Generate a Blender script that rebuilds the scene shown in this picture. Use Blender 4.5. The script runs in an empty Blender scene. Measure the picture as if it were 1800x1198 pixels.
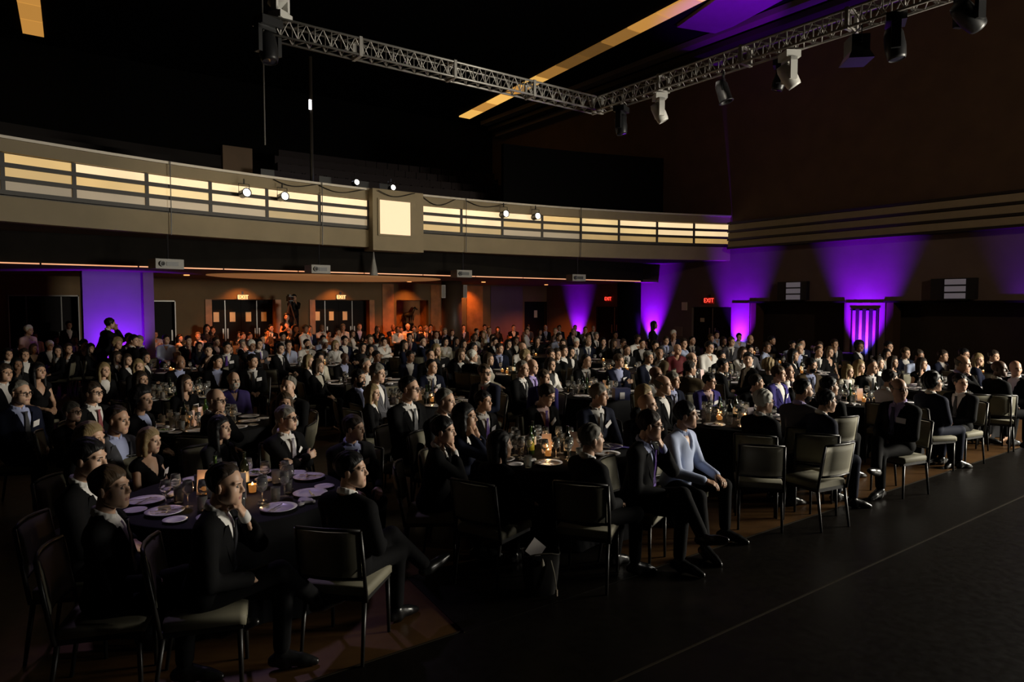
import bpy, math, random
import numpy as np
from mathutils import Vector, Matrix
R = math.radians
PI = math.pi
rnd = random.Random(7)
SC = bpy.context.scene
COL = SC.collection

# ---------------------------------------------------------------- camera
CAM_H, YAW, PITCH, FPX = 2.3, R(36.5), math.atan(64 / 1200), 1200.0
cd = bpy.data.cameras.new('camera')
cd.sensor_width = 36.0
cd.lens = 24.0
cd.clip_end = 200
cam = bpy.data.objects.new('camera', cd)
cam.location = (0, 0, CAM_H)
cam.rotation_euler = (PI / 2 - PITCH, 0, -YAW)
COL.objects.link(cam)
SC.camera = cam
# ---------------------------------------------------------------- view, world, main lights
SC.view_settings.view_transform = 'Standard'
SC.view_settings.look = 'None'
SC.view_settings.exposure = 0.0
SC.view_settings.gamma = 1.0
SC.view_settings.use_curve_mapping = False
W = bpy.data.worlds.new('world')
SC.world = W
W.use_nodes = True
W.node_tree.nodes['Background'].inputs[0].default_value = (0.55, 0.5, 0.45, 1)
W.node_tree.nodes['Background'].inputs[1].default_value = 0.003


def aim(o, loc, target):
    o.location = loc
    o.rotation_euler = (Vector(target) - Vector(loc)).to_track_quat('-Z', 'Y').to_euler()


def area(loc, target, power, col, sx, sy, name='stage_side_light'):
    l = bpy.data.lights.new(name, 'AREA')
    l.shape = 'RECTANGLE'
    l.size, l.size_y, l.energy, l.color = sx, sy, power, col
    o = bpy.data.objects.new(name, l)
    aim(o, loc, target)
    COL.objects.link(o)
    return o


def spot(loc, target, power, col, ang, blend=1.0, rad=.05, name='spot'):
    l = bpy.data.lights.new(name, 'SPOT')
    l.energy, l.color, l.spot_size, l.spot_blend, l.shadow_soft_size = power, col, R(ang), blend, rad
    o = bpy.data.objects.new(name, l)
    aim(o, loc, target)
    COL.objects.link(o)
    return o


def point(loc, power, col, rad=.04, name='glow'):
    l = bpy.data.lights.new(name, 'POINT')
    l.energy, l.color, l.shadow_soft_size = power, col, rad
    o = bpy.data.objects.new(name, l)
    o.location = loc
    COL.objects.link(o)
    return o


# stage light off to the right of the frame, truss wash overhead, added fills
o = area((17, -1.2, 3.3), (6, 8.5, 1.0), 1250, (1.0, .93, .78), 4, 2.2)
o.data.spread = R(132)
spot((14, -5, 2.6), (2.4, 5.6, 1.3), 850, (1.0, .94, .84), 30, .9, .3, 'stage_side_light')  # second key light added to brighten the front-left sitters
o = area((9.5, 13.0, 6.2), (10, 19.5, 4.9), 30, (1.0, .84, .56), 14, .25, 'balcony_fill')  # unseen fill added to lift the balcony front
o.data.spread = R(48)
spot((11.2, 8.5, 6.6), (8.5, 11.5, .75), 330, (1.0, .88, .72), 115, .9, .2, 'table_wash')
spot((2.4, 10.6, 7.5), (1.5, 5.7, .75), 620, (.70, .52, 1.0), 22, .9, .2, 'truss_wash')
spot((12, -9, 8), (23, 9, 7.5), 1900, (1.0, .72, .5), 70, 1, .3, 'wall_fill')  # unseen fill added to lift the brown upper wall

# ---------------------------------------------------------------- pixel <-> world
FH = Vector((math.sin(YAW), math.cos(YAW), 0))
RT = Vector((math.cos(YAW), -math.sin(YAW), 0))
FW = FH * math.cos(PITCH) - Vector((0, 0, 1)) * math.sin(PITCH)
UP = FH * math.sin(PITCH) + Vector((0, 0, 1)) * math.cos(PITCH)
EYE = Vector((0, 0, CAM_H))


def ray(x, y):
    return FW + RT * ((x - 900) / FPX) + UP * ((599 - y) / FPX)


def atz(x, y, z):
    r = ray(x, y)
    return EYE + r * ((z - CAM_H) / r.z)


def at_t(x, y, t):
    return EYE + ray(x, y) * t


def on_x(x, y, X):
    r = ray(x, y)
    return EYE + r * (X / r.x)


def on_y(x, y, Y):
    r = ray(x, y)
    return EYE + r * (Y / r.y)


def pix(p):
    v = Vector(p) - EYE
    d = v.dot(FW)
    return 900 + FPX * v.dot(RT) / d, 599 - FPX * v.dot(UP) / d, d


# ---------------------------------------------------------------- materials
MATS = {}


def mat(name, col, rough=.6, metal=0, emit=None, es=0, noise=0, nscale=8, trans=0, spec=.4, sheen=0, bump=0):
    if name in MATS:
        return MATS[name]
    m = bpy.data.materials.new(name)
    m.use_nodes = True
    nt = m.node_tree
    b = nt.nodes['Principled BSDF']
    b.inputs['Base Color'].default_value = (*col, 1)
    b.inputs['Roughness'].default_value = rough
    b.inputs['Metallic'].default_value = metal
    b.inputs['Specular IOR Level'].default_value = spec
    if trans:
        b.inputs['Transmission Weight'].default_value = trans
        b.inputs['IOR'].default_value = 1.45
    if sheen:
        b.inputs['Sheen Weight'].default_value = sheen
    if emit:
        b.inputs['Emission Color'].default_value = (*emit, 1)
        b.inputs['Emission Strength'].default_value = es
    if noise or bump:
        tc = nt.nodes.new('ShaderNodeTexCoord')
        n = nt.nodes.new('ShaderNodeTexNoise')
        n.inputs['Scale'].default_value = nscale
        n.inputs['Detail'].default_value = 5
        nt.links.new(tc.outputs['Object'], n.inputs['Vector'])
        if noise:
            r = nt.nodes.new('ShaderNodeValToRGB')
            r.color_ramp.elements[0].position = .3
            r.color_ramp.elements[1].position = .7
            r.color_ramp.elements[0].color = (*[max(0, c * (1 - noise)) for c in col], 1)
            r.color_ramp.elements[1].color = (*[min(1, c * (1 + noise)) for c in col], 1)
            nt.links.new(n.outputs['Fac'], r.inputs['Fac'])
            nt.links.new(r.outputs['Color'], b.inputs['Base Color'])
        if bump:
            bp = nt.nodes.new('ShaderNodeBump')
            bp.inputs['Strength'].default_value = bump
            bp.inputs['Distance'].default_value = .01
            nt.links.new(n.outputs['Fac'], bp.inputs['Height'])
            nt.links.new(bp.outputs['Normal'], b.inputs['Normal'])
    MATS[name] = m
    return m


def lit(name, col, s):
    """a backlit surface or a lamp: gives off light"""
    return mat(name, (.3, .28, .24), .5, emit=col, es=s)


# ---------------------------------------------------------------- mesh collector
class MB:
    def __init__(s):
        s.v, s.f, s.m = [], [], []

    def quad(s, *p, m=0):
        b = len(s.v)
        s.v += [tuple(q) for q in p]
        s.f.append(tuple(range(b, b + len(p))))
        s.m.append(m)
        return s

    def hexa(s, p, m=0):
        """8 corners: bottom ring 0-3 (ccw from above), top ring 4-7"""
        b = len(s.v)
        s.v += [tuple(q) for q in p]
        for f in ((3, 2, 1, 0), (4, 5, 6, 7), (0, 1, 5, 4), (1, 2, 6, 5), (2, 3, 7, 6), (3, 0, 4, 7)):
            s.f.append(tuple(b + i for i in f))
            s.m.append(m)
        return s

    def box(s, lo, hi, m=0):
        (x0, y0, z0), (x1, y1, z1) = lo, hi
        return s.hexa([(x0, y0, z0), (x1, y0, z0), (x1, y1, z0), (x0, y1, z0),
                       (x0, y0, z1), (x1, y0, z1), (x1, y1, z1), (x0, y1, z1)], m)

    def obox(s, c, sx, sy, sz, rot=None, m=0):
        """box by centre and size, optional 3x3 rotation"""
        p = []
        for z in (-.5, .5):
            for x, y in ((-.5, -.5), (.5, -.5), (.5, .5), (-.5, .5)):
                q = Vector((x * sx, y * sy, z * sz))
                if rot is not None:
                    q = rot @ q
                p.append(q + Vector(c))
        return s.hexa(p, m)

    def tube(s, pts, r, n=8, m=0, cap=True):
        pts = [Vector(p) for p in pts]
        rs = r if isinstance(r, (list, tuple)) else [r] * len(pts)
        b0 = len(s.v)
        up = Vector((0, 0, 1))
        for i, p in enumerate(pts):
            d = (pts[min(i + 1, len(pts) - 1)] - pts[max(i - 1, 0)]).normalized()
            u = d.cross(up)
            if u.length < .05:
                u = d.cross(Vector((1, 0, 0)))
            u.normalize()
            w = u.cross(d)
            for k in range(n):
                a = 2 * PI * k / n
                s.v.append(tuple(p + (u * math.cos(a) + w * math.sin(a)) * rs[i]))
        for i in range(len(pts) - 1):
            for k in range(n):
                a, b = b0 + i * n + k, b0 + i * n + (k + 1) % n
                s.f.append((a, b, b + n, a + n))
                s.m.append(m)
        if cap:
            s.f.append(tuple(b0 + k for k in range(n))[::-1])
            s.m.append(m)
            e = b0 + (len(pts) - 1) * n
            s.f.append(tuple(e + k for k in range(n)))
            s.m.append(m)
        return s

    def lathe(s, prof, n=16, m=0, c=(0, 0, 0)):
        b0 = len(s.v)
        for r, z in prof:
            for k in range(n):
                a = 2 * PI * k / n
                s.v.append((c[0] + r * math.cos(a), c[1] + r * math.sin(a), c[2] + z))
        for i in range(len(prof) - 1):
            for k in range(n):
                a, b = b0 + i * n + k, b0 + i * n + (k + 1) % n
                s.f.append((a, b, b + n, a + n))
                s.m.append(m)
        if prof[0][0] > 1e-4:
            s.f.append(tuple(b0 + k for k in range(n))[::-1])
            s.m.append(m)
        if prof[-1][0] > 1e-4:
            e = b0 + (len(prof) - 1) * n
            s.f.append(tuple(e + k for k in range(n)))
            s.m.append(m)
        return s

    def sweep(s, ring, path, m=0, closed=False):
        """ring: list of (u,w) profile; path: list of (origin, U, W) frames"""
        b0 = len(s.v)
        n = len(ring)
        for o, U, Wv in path:
            for u, w in ring:
                s.v.append(tuple(Vector(o) + Vector(U) * u + Vector(Wv) * w))
        for i in range(len(path) - 1):
            for k in range(n):
                a, b = b0 + i * n + k, b0 + i * n + (k + 1) % n
                s.f.append((a, b, b + n, a + n))
                s.m.append(m)
        s.f.append(tuple(b0 + k for k in range(n))[::-1])
        s.m.append(m)
        e = b0 + (len(path) - 1) * n
        s.f.append(tuple(e + k for k in range(n)))
        s.m.append(m)
        return s

    def mesh(s, name, mats, smooth=False):
        me = bpy.data.meshes.new(name)
        me.from_pydata(s.v, [], s.f)
        mats = mats if isinstance(mats, (list, tuple)) else [mats]
        for q in mats:
            me.materials.append(q)
        if len(mats) > 1:
            me.polygons.foreach_set('material_index', s.m)
        if smooth:
            me.polygons.foreach_set('use_smooth', [len(f) == 4 for f in s.f])
        me.update()
        return me

    def build(s, name, mats, parent=None, smooth=False):
        return link(name, s.mesh(name, mats, smooth), parent)


def link(name, me, parent=None, m=None):
    o = bpy.data.objects.new(name, me)
    COL.objects.link(o)
    if parent is not None:
        o.parent = parent
    if m is not None:
        for i, q in enumerate(m):
            if q is not None:
                o.material_slots[i].link = 'OBJECT'
                o.material_slots[i].material = q
    return o


def tag(o, label, cat=None, group=None, kind=None):
    o['label'] = label
    if cat:
        o['category'] = cat
    if group:
        o['group'] = group
    if kind:
        o['kind'] = kind
    return o


def empty(name, loc=(0, 0, 0), rz=0, sc=1):
    o = bpy.data.objects.new(name, None)
    o.empty_display_size = .1
    o.location = loc
    o.rotation_euler = (0, 0, rz)
    o.scale = (sc, sc, sc)
    COL.objects.link(o)
    return o


def copy_tree(o, parent=None):
    c = o.copy()
    COL.objects.link(c)
    if parent is not None:
        c.parent = parent
    for ch in o.children:
        copy_tree(ch, c)
    return c


ORD = ['zeroth', 'first', 'second', 'third', 'fourth', 'fifth', 'sixth', 'seventh', 'eighth', 'ninth', 'tenth', 'eleventh', 'twelfth',
       'thirteenth', 'fourteenth', 'fifteenth', 'sixteenth', 'seventeenth', 'eighteenth', 'nineteenth', 'twentieth']


def ordn(i):
    return ORD[i] if i < len(ORD) else 'number %d' % i


# ---------------------------------------------------------------- implicit surfaces for bodies
class SDF:
    def __init__(s, lo, hi, h):
        lo, hi = np.array(lo, float) - 3 * h, np.array(hi, float) + 3 * h
        n = np.ceil((hi - lo) / h).astype(int) + 1
        s.h, s.lo, s.n = h, lo, n
        s.ax = [(lo[i] + h * np.arange(n[i])).astype(np.float32) for i in range(3)]
        s.d = np.full(n, .5, np.float32)
        s.l = np.zeros(n, np.int8)

    def _sl(s, lo, hi):
        a = np.maximum(np.floor((np.array(lo) - s.lo) / s.h).astype(int), 0)
        b = np.minimum(np.ceil((np.array(hi) - s.lo) / s.h).astype(int) + 1, s.n)
        if (b <= a).any():
            return None
        sl = tuple(slice(a[i], b[i]) for i in range(3))
        return sl, s.ax[0][sl[0]][:, None, None], s.ax[1][sl[1]][None, :, None], s.ax[2][sl[2]][None, None, :]

    def put(s, fn, lo, hi, k=.02, label=0):
        mg = k + 3 * s.h
        q = s._sl(np.array(lo) - mg, np.array(hi) + mg)
        if q is None:
            return
        sl, X, Y, Z = q
        dp = fn(X, Y, Z)
        d = s.d[sl]
        t = np.clip(.5 + .5 * (d - dp) / max(k, 1e-4), 0, 1)
        if label:
            s.l[sl] = np.where(dp < d, label, s.l[sl])
        s.d[sl] = d + (dp - d) * t - k * t * (1 - t)

    def cut(s, fn, lo, hi, k=.006, label=0):
        q = s._sl(np.array(lo), np.array(hi))
        if q is None:
            return
        sl, X, Y, Z = q
        dp = -fn(X, Y, Z)
        d = s.d[sl]
        t = np.clip(.5 - .5 * (d - dp) / max(k, 1e-4), 0, 1)
        if label:
            s.l[sl] = np.where(dp > d, label, s.l[sl])
        s.d[sl] = d + (dp - d) * t + k * t * (1 - t)

    def cap(s, a, b, ra, rb, k=.02, label=0):
        a, b = np.array(a, float), np.array(b, float)
        ab = b - a
        L = max(float(ab @ ab), 1e-9)
        r = max(ra, rb)

        def fn(X, Y, Z):
            px, py, pz = X - a[0], Y - a[1], Z - a[2]
            t = np.clip((px * ab[0] + py * ab[1] + pz * ab[2]) / L, 0, 1)
            return np.sqrt((px - t * ab[0])**2 + (py - t * ab[1])**2 + (pz - t * ab[2])**2) - (ra + (rb - ra) * t)
        s.put(fn, np.minimum(a, b) - r, np.maximum(a, b) + r, k, label)

    def ell(s, c, r, k=.02, label=0, rot=None, cut=False):
        fn = ellf(c, r, rot)
        R_ = max(r) if rot is not None else np.array(r)
        (s.cut if cut else s.put)(fn, np.array(c) - R_, np.array(c) + R_, k, label)

    def mesh(s):
        """naive surface nets: verts, quads, label per vert"""
        d = s.d
        sg = d < 0
        c8 = [(i, j, k) for i in (0, 1) for j in (0, 1) for k in (0, 1)]
        nx, ny, nz = [q - 1 for q in d.shape]
        cnt = np.zeros((nx, ny, nz), np.int8)
        for i, j, k in c8:
            cnt += sg[i:i + nx, j:j + ny, k:k + nz]
        act = (cnt > 0) & (cnt < 8)
        idx = np.argwhere(act)
        if len(idx) == 0:
            return np.zeros((0, 3)), np.zeros((0, 4), int), np.zeros(0, int)
        num = np.full((nx, ny, nz), -1, np.int32)
        num[act] = np.arange(len(idx))
        v = np.stack([d[idx[:, 0] + i, idx[:, 1] + j, idx[:, 2] + k] for i, j, k in c8], 1)
        lb = np.stack([s.l[idx[:, 0] + i, idx[:, 1] + j, idx[:, 2] + k] for i, j, k in c8], 1)
        C = np.array(c8, float)
        acc = np.zeros((len(idx), 3))
        n = np.zeros(len(idx))
        for a in range(8):
            for b in range(a + 1, 8):
                if np.abs(C[a] - C[b]).sum() != 1:
                    continue
                va, vb = v[:, a], v[:, b]
                x = (va < 0) != (vb < 0)
                t = np.where(x, va / np.where(x, va - vb, 1), 0)
                acc += np.where(x[:, None], C[a] + (C[b] - C[a]) * t[:, None], 0)
                n += x
        P = s.lo + s.h * (idx + acc / n[:, None])
        lab = lb[np.arange(len(idx)), v.argmin(1)]
        Q = []
        for ax in range(3):
            u, w = (ax + 1) % 3, (ax + 2) % 3
            A = np.take(sg, range(0, sg.shape[ax] - 1), ax)
            B = np.take(sg, range(1, sg.shape[ax]), ax)
            e = np.argwhere(A != B)
            e = e[(e[:, u] > 0) & (e[:, w] > 0) & (e[:, u] < sg.shape[u] - 1) & (e[:, w] < sg.shape[w] - 1)]
            ins = A[e[:, 0], e[:, 1], e[:, 2]]
            q = []
            for du, dw in ((1, 1), (0, 1), (0, 0), (1, 0)):
                f = e.copy()
                f[:, u] -= du
                f[:, w] -= dw
                q.append(num[f[:, 0], f[:, 1], f[:, 2]])
            q = np.stack(q, 1)
            q[~ins] = q[~ins][:, ::-1]
            Q.append(q)
        Q = np.concatenate(Q)
        return P, Q[(Q >= 0).all(1)], lab.astype(int)


def ellf(c, r, rot=None):
    c, r = np.array(c, float), np.array(r, float)

    def fn(X, Y, Z):
        x, y, z = X - c[0], Y - c[1], Z - c[2]
        if rot is not None:
            M = rot
            x, y, z = (M[0][0] * x + M[1][0] * y + M[2][0] * z, M[0][1] * x + M[1][1] * y + M[2][1] * z, M[0][2] * x + M[1][2] * y + M[2][2] * z)
        k0 = np.sqrt((x / r[0])**2 + (y / r[1])**2 + (z / r[2])**2)
        k1 = np.sqrt((x / r[0]**2)**2 + (y / r[1]**2)**2 + (z / r[2]**2)**2)
        return k0 * (k0 - 1) / np.maximum(k1, 1e-6)
    return fn


def join(parts):
    """parts: list of (verts, quads, labels) -> one"""
    V, Q, L, n = [], [], [], 0
    for v, q, l in parts:
        V.append(v)
        Q.append(q + n)
        L.append(l)
        n += len(v)
    return np.concatenate(V), np.concatenate(Q), np.concatenate(L)


def to_mesh(name, g, mats, offset=0):
    v, q, l = g
    me = bpy.data.meshes.new(name)
    me.vertices.add(len(v))
    me.vertices.foreach_set('co', np.asarray(v, np.float32).ravel())
    me.loops.add(len(q) * 4)
    me.loops.foreach_set('vertex_index', np.asarray(q, np.int32).ravel())
    me.polygons.add(len(q))
    me.polygons.foreach_set('loop_start', np.arange(0, len(q) * 4, 4, dtype=np.int32))
    me.polygons.foreach_set('use_smooth', np.ones(len(q), bool))
    for m in mats:
        me.materials.append(m)
    if len(mats) > 1:
        me.polygons.foreach_set('material_index', np.minimum(l[q].max(1), len(mats) - 1).astype(np.int32))
    me.update(calc_edges=True)
    return me


def xf(g, M):
    v, q, l = g
    A = np.array(M)
    return v @ A[:3, :3].T + A[:3, 3], q, l


# ---------------------------------------------------------------- people
HZ = 1.235          # head origin (between the eyes) of a seated figure of scale 1


def cran(e):
    return ellf((0, -.012, .035), (.076 + e, .099 + e, .089 + e))


HEAD_CACHE = {}


def head_geo(kind, h):
    """face: labels 0 skin, 1 eye, 2 lip.  origin between the eyes, +Y forward"""
    key = (kind, h)
    if key in HEAD_CACHE:
        return HEAD_CACHE[key]
    fem = kind == 'f'
    wide = 1.08 if kind == 'w' else 1.0
    s = SDF((-.1, -.125, -.15), (.1, .135, .135), h)
    s.put(cran(0), (-.08, -.12, -.06), (.08, .09, .13), .01)
    s.ell((0, .020, -.04), (.060 * wide, .064, .076), .03)
    j = .016 if fem else .021
    for x in (-1, 1):
        s.cap((x * .048 * wide, .0, -.058), (x * .014, .066, -.098), j, j * .85, .035)
        s.ell((x * .036 * wide, .052, -.03), (.03, .03, .036), .035)
        s.cap((x * .046, .074, .025), (x * .012, .086, .022), .009, .009, .016)
        s.ell((x * .077 * wide, -.008, -.008), (.009, .019, .031), .008)
    s.ell((0, .070, -.098), (.022, .017, .016), .022)
    for x in (-1, 1):
        s.ell((x * .032, .100, .003), (.0155, .016, .0095), .012, cut=True)
    s.cap((0, .084, .016), (0, .106, -.026), .0075, .012, .014)
    for x in (-1, 1):
        s.ell((x * .0125, .096, -.031), (.0085, .012, .008), .008)
    s.ell((0, .076, -.062), (.030, .014, .022), .02)
    s.ell((0, .0955, -.0635), (.019, .006, .0016), .003, cut=True)
    s.cap((-.018, .0868, -.0588), (.018, .0868, -.0588), .0046, .0046, .003, 2)
    s.cap((-.014, .0870, -.0690), (.014, .0870, -.0690), .0056, .0056, .003, 2)
    for x in (-1, 1):
        s.ell((x * .032, .0805, .003), (.0115, .0105, .0058), .001, 1)
    g = s.mesh()
    HEAD_CACHE[key] = g
    return g


HAIR_CACHE = {}


def hair_geo(style, h):
    key = (style, h)
    if key in HAIR_CACHE:
        return HAIR_CACHE[key]
    s = SDF((-.14, -.17, -.3), (.14, .14, .17), h)
    st = style.rstrip('+')

    def wob(X, Y, Z, a, f):
        return a * (np.sin(f * X + 1.3) * np.sin(f * .8 * Y + .4) * np.sin(f * .6 * Z) + .6 * np.sin(2.1 * f * X + .9 * f * Y))

    def smax(a, b, k):
        t = np.clip(.5 - .5 * (a - b) / k, 0, 1)
        return a + (b - a) * t + k * t * (1 - t)

    def cap_fn(e, c, zmin, ztop=None, amp=.0042, fr=85, side=.45):
        def fn(X, Y, Z):
            g = .8 * Y - .6 * Z + .36 * np.maximum(np.abs(X) - .012, 0) * (Z > .02) - .008 + .004 * np.sin(70 * X + .8)
            ee = e * (side + (1 - side) * np.clip((Z + .01) / .08, 0, 1))
            ee = ee * (.35 + .65 * np.clip((.085 - Y) / .08, 0, 1))
            d = smax(cran(0)(X, Y, Z) - ee + wob(X, Y, Z, amp, fr), g - c, .022)
            d = smax(d, zmin - Z - .25 * np.maximum(0, Y), .012)
            if ztop is not None:
                d = smax(d, Z - ztop + .35 * (Y + .05), .014)
            return d
        return fn
    full = ((-.13, -.15, -.14), (.13, .13, .16))
    if st in ('short', 'receding', 'fringe', 'thick'):
        e, c, zm, zt = {'short': (.017, .026, -.075, None), 'receding': (.014, -.004, -.075, None),
                        'fringe': (.017, .010, -.08, .06), 'thick': (.028, .030, -.085, None)}[st]
        s.put(cap_fn(e, c, zm, zt), *full, .001)
    elif st == 'curly':
        s.put(cap_fn(.05, .012, -.1, None, .009, 60, .9), (-.14, -.17, -.12), (.14, .13, .17), .001)
    elif st == 'crop':
        s.put(cap_fn(.012, .004, -.06, None, .001, 95, .6), *full, .001)
    elif st in ('long', 'bob', 'bun'):
        s.put(cap_fn(.022, .022, -.09, None, .0025, 95, .8), *full, .001)
        if st == 'bun':
            s.ell((0, -.125, .06), (.038, .035, .038), .015)
        else:
            zb = -.24 if st == 'long' else -.13
            for x in (-1, 1):
                s.cap((x * .072, .005, .05), (x * .082, .0, -.06), .026, .028, .02)
                s.cap((x * .082, .0, -.06), (x * .08, .005, zb), .028, .024, .02)
                s.cap((x * .05, -.075, .0), (x * .055, -.07, zb), .045, .034, .03)
            s.cap((0, -.085, .0), (0, -.08, zb), .045, .036, .03)
    if style.endswith('+'):      # full beard and moustache
        jf = ellf((0, .022, -.052), (.071, .083, .094))

        def beard(X, Y, Z):
            d = np.maximum(jf(X, Y, Z) + wob(X, Y, Z, .002, 110), Z + .036 + .4 * np.maximum(0, .05 - Y))
            d = np.maximum(d, .0 - Y)
            return np.maximum(d, .019 - np.sqrt((X / 1.25)**2 + (Y - .09)**2 + (Z + .064)**2))
        s.put(beard, (-.08, -.03, -.15), (.08, .13, -.03), .001)
    if h < .01:
        for x in (-1, 1):
            s.cap((x * .047, .082, .021), (x * .016, .096, .02), .0038, .0045, .001)
    g = s.mesh()
    HAIR_CACHE[key] = g
    return g


def hand_geo(W, E, palm, side, h, curl=.6):
    """W wrist, E elbow, palm = direction the palm faces; side +1 right hand"""
    d = (W - E).normalized()
    n = (palm - d * palm.dot(d)).normalized()
    t = d.cross(n) * side
    s = SDF(np.minimum(W, W + d * .18) - .1, np.maximum(W, W + d * .18) + .1, h)
    s.cap(W - d * .04, W + d * .02, .026, .026, .02)
    k = .012
    roots = []
    for i in range(4):
        u = (-.030 + .020 * i)
        r0 = W + d * .015 + t * (u * .7)
        r1 = W + d * (.088 - .004 * abs(i - 1.3)) + t * u
        s.cap(r0, r1, .0135, .0115, k)
        roots.append(r1)
    L = (.064, .078, .084, .076)  # little .. index measured from the little finger side
    for i in range(4):
        a = R(28) * curl * 1.6
        f1 = d * math.cos(a) + n * math.sin(a)
        p1 = roots[i] + f1 * L[i] * .45
        a2 = a + R(52) * curl
        f2 = d * math.cos(a2) + n * math.sin(a2)
        p2 = p1 + f2 * L[i] * .32
        a3 = a2 + R(40) * curl
        p3 = p2 + (d * math.cos(a3) + n * math.sin(a3)) * L[i] * .25
        s.cap(roots[i], p1, .0098, .0092, .004)
        s.cap(p1, p2, .0092, .0085, .003)
        s.cap(p2, p3, .0085, .0072, .003)
    b = W + d * .03 + t * .03 + n * .004
    m1 = b + (d * .65 + t * .55 + n * .35) * .045
    m2 = m1 + (d * .85 + t * .1 + n * .5) * .034
    s.cap(W + d * .02 + t * .01, b, .017, .014, .012)
    s.cap(b, m1, .0135, .011, .006)
    s.cap(m1, m2, .0105, .0085, .004)
    return s.mesh()


def ik(S, T, l1, l2, pole):
    v = T - S
    d = min(max(v.length, .08), (l1 + l2) * .995)
    u = v.normalized()
    T = S + u * d
    x = (l1 * l1 - l2 * l2 + d * d) / (2 * d)
    hgt = math.sqrt(max(l1 * l1 - x * x, 0))
    p = pole - u * pole.dot(u)
    p = p.normalized() if p.length > 1e-4 else Vector((0, 0, -1))
    return S + u * x + p * hgt, T


def V3(*a):
    return Vector(a)


def skeleton(P):
    """joints in person space: origin on the floor under the pelvis, +Y is where the chest points"""
    st = P.get('stand', False)
    zp = .93 if st else .575
    fem = P.get('fem', False)
    lean = P.get('lean', .03)
    side = P.get('tilt', 0.0)
    M = Matrix.Translation((0, 0, zp)) @ Matrix.Rotation(side, 4, 'Y') @ Matrix.Rotation(-lean, 4, 'X')
    T = lambda x, y, z: M @ Vector((x, y, z - .575))
    J = {'M': M, 'zp': zp}
    sw = .150 if fem else .184
    J['nb'] = T(0, -.03, 1.045)
    J['S'] = [T(-sw, -.02, .985), T(sw, -.02, .985)]
    yaw, pit, rol = R(P.get('yaw', 0)), R(P.get('pitch', 0)), R(P.get('roll', 0))
    hb = T(0, .005, 1.12)
    HM = Matrix.Translation(hb) @ Matrix.Rotation(yaw, 4, 'Z') @ Matrix.Rotation(pit, 4, 'X') @ Matrix.Rotation(rol, 4, 'Y') @ Matrix.Translation((0, .015, HZ - 1.12)) @ Matrix.Scale(1.02, 4)
    J['H'] = HM
    # legs
    hip = [V3(-.09, .0, zp - .03), V3(.09, .0, zp - .03)]
    J['hip'] = hip
    leg = P.get('legs', 'normal')
    if st:
        J['knee'] = [V3(-.1, .03, .5), V3(.1, .03, .5)]
        J['ank'] = [V3(-.11, 0, .09), V3(.11, 0, .09)]
        J['toe'] = [V3(-.13, .17, .03), V3(.13, .17, .03)]
    elif leg == 'cross':       # right leg over the left
        J['knee'] = [V3(-.08, .44, .53), V3(-.03, .43, .66)]
        J['ank'] = [V3(-.08, .42, .09), V3(-.2, .66, .36)]
        J['toe'] = [V3(-.1, .6, .035), V3(-.24, .82, .40)]
    elif leg == 'crossL':
        J['knee'] = [V3(.03, .43, .66), V3(.08, .44, .53)]
        J['ank'] = [V3(.2, .66, .36), V3(.08, .42, .09)]
        J['toe'] = [V3(.24, .82, .40), V3(.1, .6, .035)]
    elif leg == 'apart':
        J['knee'] = [V3(-.27, .38, .54), V3(.27, .38, .54)]
        J['ank'] = [V3(-.25, .40, .09), V3(.30, .46, .09)]
        J['toe'] = [V3(-.3, .57, .03), V3(.38, .62, .03)]
    else:
        J['knee'] = [V3(-.12, .43, .55), V3(.12, .43, .55)]
        J['ank'] = [V3(-.12, .38, .09), V3(.12, .42, .09)]
        J['toe'] = [V3(-.15, .55, .03), V3(.15, .59, .03)]
    # arms: wrist targets
    arm = P.get('arms', 'lap')
    hc = HM @ Vector((0, .08, -.105))
    dz = zp - .575
    out = []
    for i, x in ((0, -1), (1, 1)):
        pole = V3(x * .6, -.35, -1)
        palm = V3(-x * .4, .1, -1)
        a = arm
        if isinstance(arm, tuple):
            a = arm[i]
        if a == 'lap':
            w = V3(x * .07, .27, .655 + dz)
        elif a == 'knee':
            w = V3(x * .13, .36, .66)
        elif a == 'table':
            w = V3(x * .13, .40, .80)
            pole = V3(x * 1, -.3, -.6)
        elif a == 'chin':
            w = hc + V3(x * .035, .02, -.085)
            pole = V3(x * .35, .5, -1)
            palm = V3(-x * .3, -1, .2)
        elif a == 'cheek':
            w = HM @ Vector((x * .075, .07, -.15))
            pole = V3(x * .4, .5, -1)
            palm = V3(-x * 1, -.4, 0)
        elif a == 'fold':
            w = V3(-x * .10, .21, .80 + (.03 if x > 0 else 0) + dz)
            pole = V3(x * 1, .1, -.5)
            palm = V3(0, -1, -.2)
        elif a == 'hang':
            w = V3(x * .25, .04, .80)
            palm = V3(-x, 0, 0)
        elif a == 'hold':
            w = V3(x * .06, .30, .82 + dz)
            palm = V3(-x, 0, .3)
        elif a == 'cam':
            w = V3(x * .05 + .06, .30, 1.06 + dz)
            palm = V3(-x, .2, .2)
        elif a == 'out':
            w = V3(x * .48, .12, .80)
            pole = V3(x * .3, -.6, -.6)
        elif a == 'reach':
            w = V3(x * .1, .5, .82)
            pole = V3(x * 1, -.2, -.6)
        else:
            w = V3(*a)
        e, w = ik(J['S'][i], w, .285, .255, pole)
        out.append((e, w, palm))
    J['arm'] = out
    return J


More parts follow.
